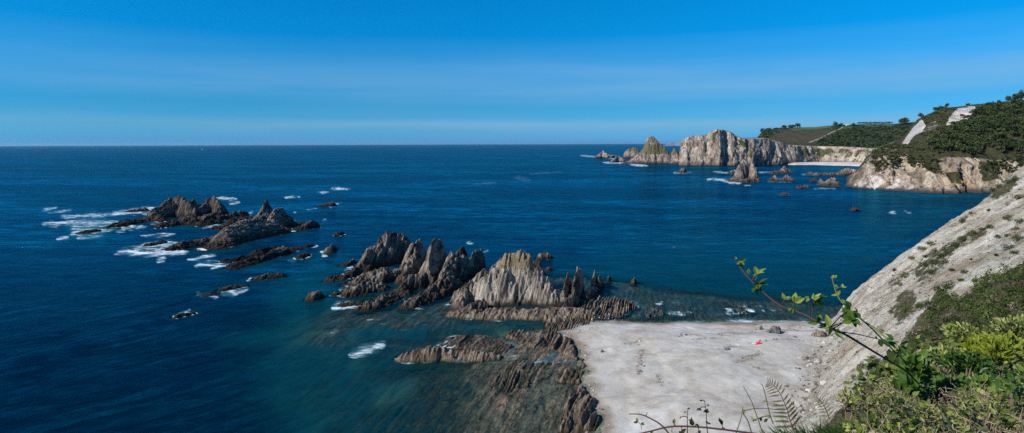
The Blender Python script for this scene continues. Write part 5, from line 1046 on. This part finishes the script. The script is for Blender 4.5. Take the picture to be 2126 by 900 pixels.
# people at the water's end of the beach
def figure(px, py, ztop, label, top_c, leg_c, sit=False, yaw=0.):
    g = P(float(px), float(py), ztop); g[2] = float(ground(np.array([g[0]]), np.array([g[1]]))[0]) + .02
    r = empty('person', g, label, 'person'); r.rotation_euler.z = yaw
    if sit: J = {'pel': (0, 0, .16, .13), 'ch': (-.1, 0, .42, .14), 'nk': (-.12, 0, .6, .055), 'hd': (-.1, 0, .74, .1), 'ht': (-.1, 0, .86, .07), 'lh': (.0, .1, .15, .09), 'lk': (.42, .13, .36, .06), 'lf': (.62, .13, .06, .045), 'rh': (0, -.1, .15, .09), 'rk': (.42, -.13, .36, .06), 'rf': (.62, -.13, .06, .045), 'ls': (-.12, .19, .53, .055), 'le': (-.2, .26, .3, .04), 'lw': (-.26, .26, .06, .03), 'rs': (-.12, -.19, .53, .055), 're': (-.2, -.26, .3, .04), 'rw': (-.26, -.26, .06, .03)}
    else: J = {'pel': (0, 0, .95, .13), 'ch': (0, 0, 1.3, .15), 'nk': (0, 0, 1.5, .055), 'hd': (.01, 0, 1.62, .1), 'ht': (.01, 0, 1.73, .07), 'lh': (0, .1, .88, .09), 'lk': (.05, .12, .48, .065), 'lf': (.0, .13, .06, .045), 'rh': (0, -.1, .88, .09), 'rk': (-.02, -.12, .48, .065), 'rf': (-.08, -.13, .06, .045), 'ls': (0, .2, 1.42, .06), 'le': (-.02, .27, 1.12, .045), 'lw': (.1, .26, .86, .035), 'rs': (0, -.2, 1.42, .06), 're': (-.02, -.27, 1.12, .045), 'rw': (.08, -.27, .86, .035)}
    K_ = list(J); E = [('pel', 'ch'), ('ch', 'nk'), ('nk', 'hd'), ('hd', 'ht'), ('pel', 'lh'), ('lh', 'lk'), ('lk', 'lf'), ('pel', 'rh'), ('rh', 'rk'), ('rk', 'rf'), ('ch', 'ls'), ('ls', 'le'), ('le', 'lw'), ('ch', 'rs'), ('rs', 're'), ('re', 'rw')]
    for nm, keys, mat, gr in (('body', K_, plain('skin', (.5, .3, .2), .6), 1.0), ('shirt', ['pel', 'ch', 'ls', 'rs', 'le', 're'], top_c, 1.16), ('shorts', ['pel', 'lh', 'rh', 'lk', 'rk'], leg_c, 1.2)):
        me = bpy.data.meshes.new(nm); me.from_pydata([J[k_][:3] for k_ in keys], [(keys.index(a), keys.index(b)) for a, b in E if a in keys and b in keys], [])
        me.materials.append(mat); q = bpy.data.objects.new(nm, me); col.objects.link(q); q.parent = r; q.modifiers.new('skin', 'SKIN')
        for k_, sv in zip(keys, me.skin_vertices[0].data): sv.radius = (J[k_][3] * gr,) * 2; sv.use_root = k_ == 'pel'
        s2 = q.modifiers.new('sub', 'SUBSURF'); s2.levels = s2.render_levels = 1
    V, F_ = tube([(J['hd'][0] - .01, 0, J['hd'][2] - .01), (J['hd'][0] - .01, 0, J['hd'][2] + .06), (J['hd'][0] - .01, 0, J['hd'][2] + .125), (J['hd'][0], 0, J['hd'][2] + .14)], [.112, .118, .085, .01], 10); mesh('hair', V, F_, plain('dark_hair', (.03, .02, .015)), r)
WHT = plain('white_cloth', (.8, .78, .76)); RED = plain('red_cloth', (.62, .03, .05)); BLU = plain('blue_cloth', (.05, .1, .35)); PNK = plain('pink_cloth', (.6, .25, .32)); DKC = plain('dark_cloth', (.05, .05, .07))
figure(1229, 666, .5, 'person in a white shirt standing at the foot of the bristling reef', WHT, WHT, False, .4)
figure(1277, 668, .5, 'person in pale clothes standing at the corner of beach and water', WHT, PNK, False, -.6)
figure(1590, 717, 2., 'person in pink sitting on the beach right of the red towel', PNK, DKC, True, 2.4)
figure(1577, 717, 2., 'person in dark clothes sitting on the red towel', DKC, RED, True, 2.0)
figure(1606, 714, 2., 'person in blue sitting on the beach, left of the pair in blue', BLU, BLU, True, 2.6)
figure(1612, 714, 2., 'person in blue and grey sitting on the beach, right of the pair in blue', BLU, DKC, True, 2.2)
def towel(px, py, c_, label, w_=1.9, l_=1.1):
    g = P(float(px), float(py), 2.); n = 9; V = []
    for j in range(n):
        for i in range(n):
            x = g[0] + (i / (n - 1) - .5) * w_; y = g[1] + (j / (n - 1) - .5) * l_; V.append((x, y, float(ground(np.array([x]), np.array([y]))[0]) + .09 + .05 * float(vn(x * 3, y * 3))))
    tag(mesh('beach_towel', V, gridf(n, n), c_), label, 'towel')
towel(1573, 721, RED, 'bright red beach towel spread on the pale beach', 2.4, 2.6)
towel(1566, 720, WHT, 'white beach towel to the left of the red one', 1.6, 1.6)

# loose stones: cobbles along the edges of the beach and the foot of the slope
ICO = bpy.data.meshes.new('ico'); import bmesh
bm = bmesh.new(); bmesh.ops.create_icosphere(bm, subdivisions=1, radius=1); IV = np.array([v.co[:] for v in bm.verts]); IF = np.array([[v.index for v in q.verts] for q in bm.faces]); bm.free(); bpy.data.meshes.remove(ICO)
A = Acc()
def stone(x, y, r):
    z = float(slope_h(np.array([x]), np.array([y]))[0]); zg = float(ground(np.array([x]), np.array([y]))[0]); z = max(z, zg) if z < 6 else z
    if z < -.1: return
    s_ = np.array([1, rng.uniform(.6, 1), rng.uniform(.4, .8)]) * r; A.add(IV * (1 + .25 * rng.normal(size=(len(IV), 1))) * s_ + [x, y, z], IF, np.full(len(IV), rng.uniform(0, 1)))
for q in DEB + [SHORE[3:14], pxw([(1195, 700), (1225, 690), (1250, 672), (1300, 669)]), pxw([(1560, 678), (1640, 682), (1715, 684)]), pxw([(1560, 686), (1715, 690)])]:
    q = np.array(q); Ls = np.hypot(*np.diff(q, axis=0).T)
    for i in range(len(q) - 1):
        for _ in range(int(Ls[i] * 2.2)):
            t = rng.random(); p = q[i] + (q[i + 1] - q[i]) * t + rng.normal(size=2) * 1.3; stone(p[0], p[1], abs(rng.normal()) * .22 + .08)
FT = pxw([(1728, 682), (1722, 706), (1706, 748), (1690, 795), (1670, 845), (1655, 890)], 2.)
for i in range(len(FT) - 1):
    a_, b_ = np.array(FT[i]), np.array(FT[i + 1])
    for _ in range(90): p = a_ + (b_ - a_) * rng.random() + rng.normal(size=2) * [3.0, 3.0]; stone(p[0], p[1], abs(rng.normal()) * .4 + .1)
tag(A.build('stones', leaf_mat('cobble', [(0, (.08, .07, .06)), (.5, (.25, .22, .19)), (1, (.5, .47, .43))], .9, .0, .1)), 'loose cobbles strewn along the beach edges and slope foot', 'stones', kind='stuff')
# air: one closed box of thin even haze
m, nt_ = newmat('sea_air'); kk_ = NT(nt_); pv = kk_.n('ShaderNodeVolumePrincipled'); pv.inputs['Color'].default_value = (.45, .75, 1, 1); pv.inputs['Density'].default_value = 8e-6; pv.inputs['Anisotropy'].default_value = .3
oo = kk_.n('ShaderNodeOutputMaterial'); kk_.l(pv.outputs[0], oo.inputs['Volume'])
V, F_ = box(0, 0, 125, 195000, 195000, 320); tag(mesh('haze', V, F_, m), kind='stuff')
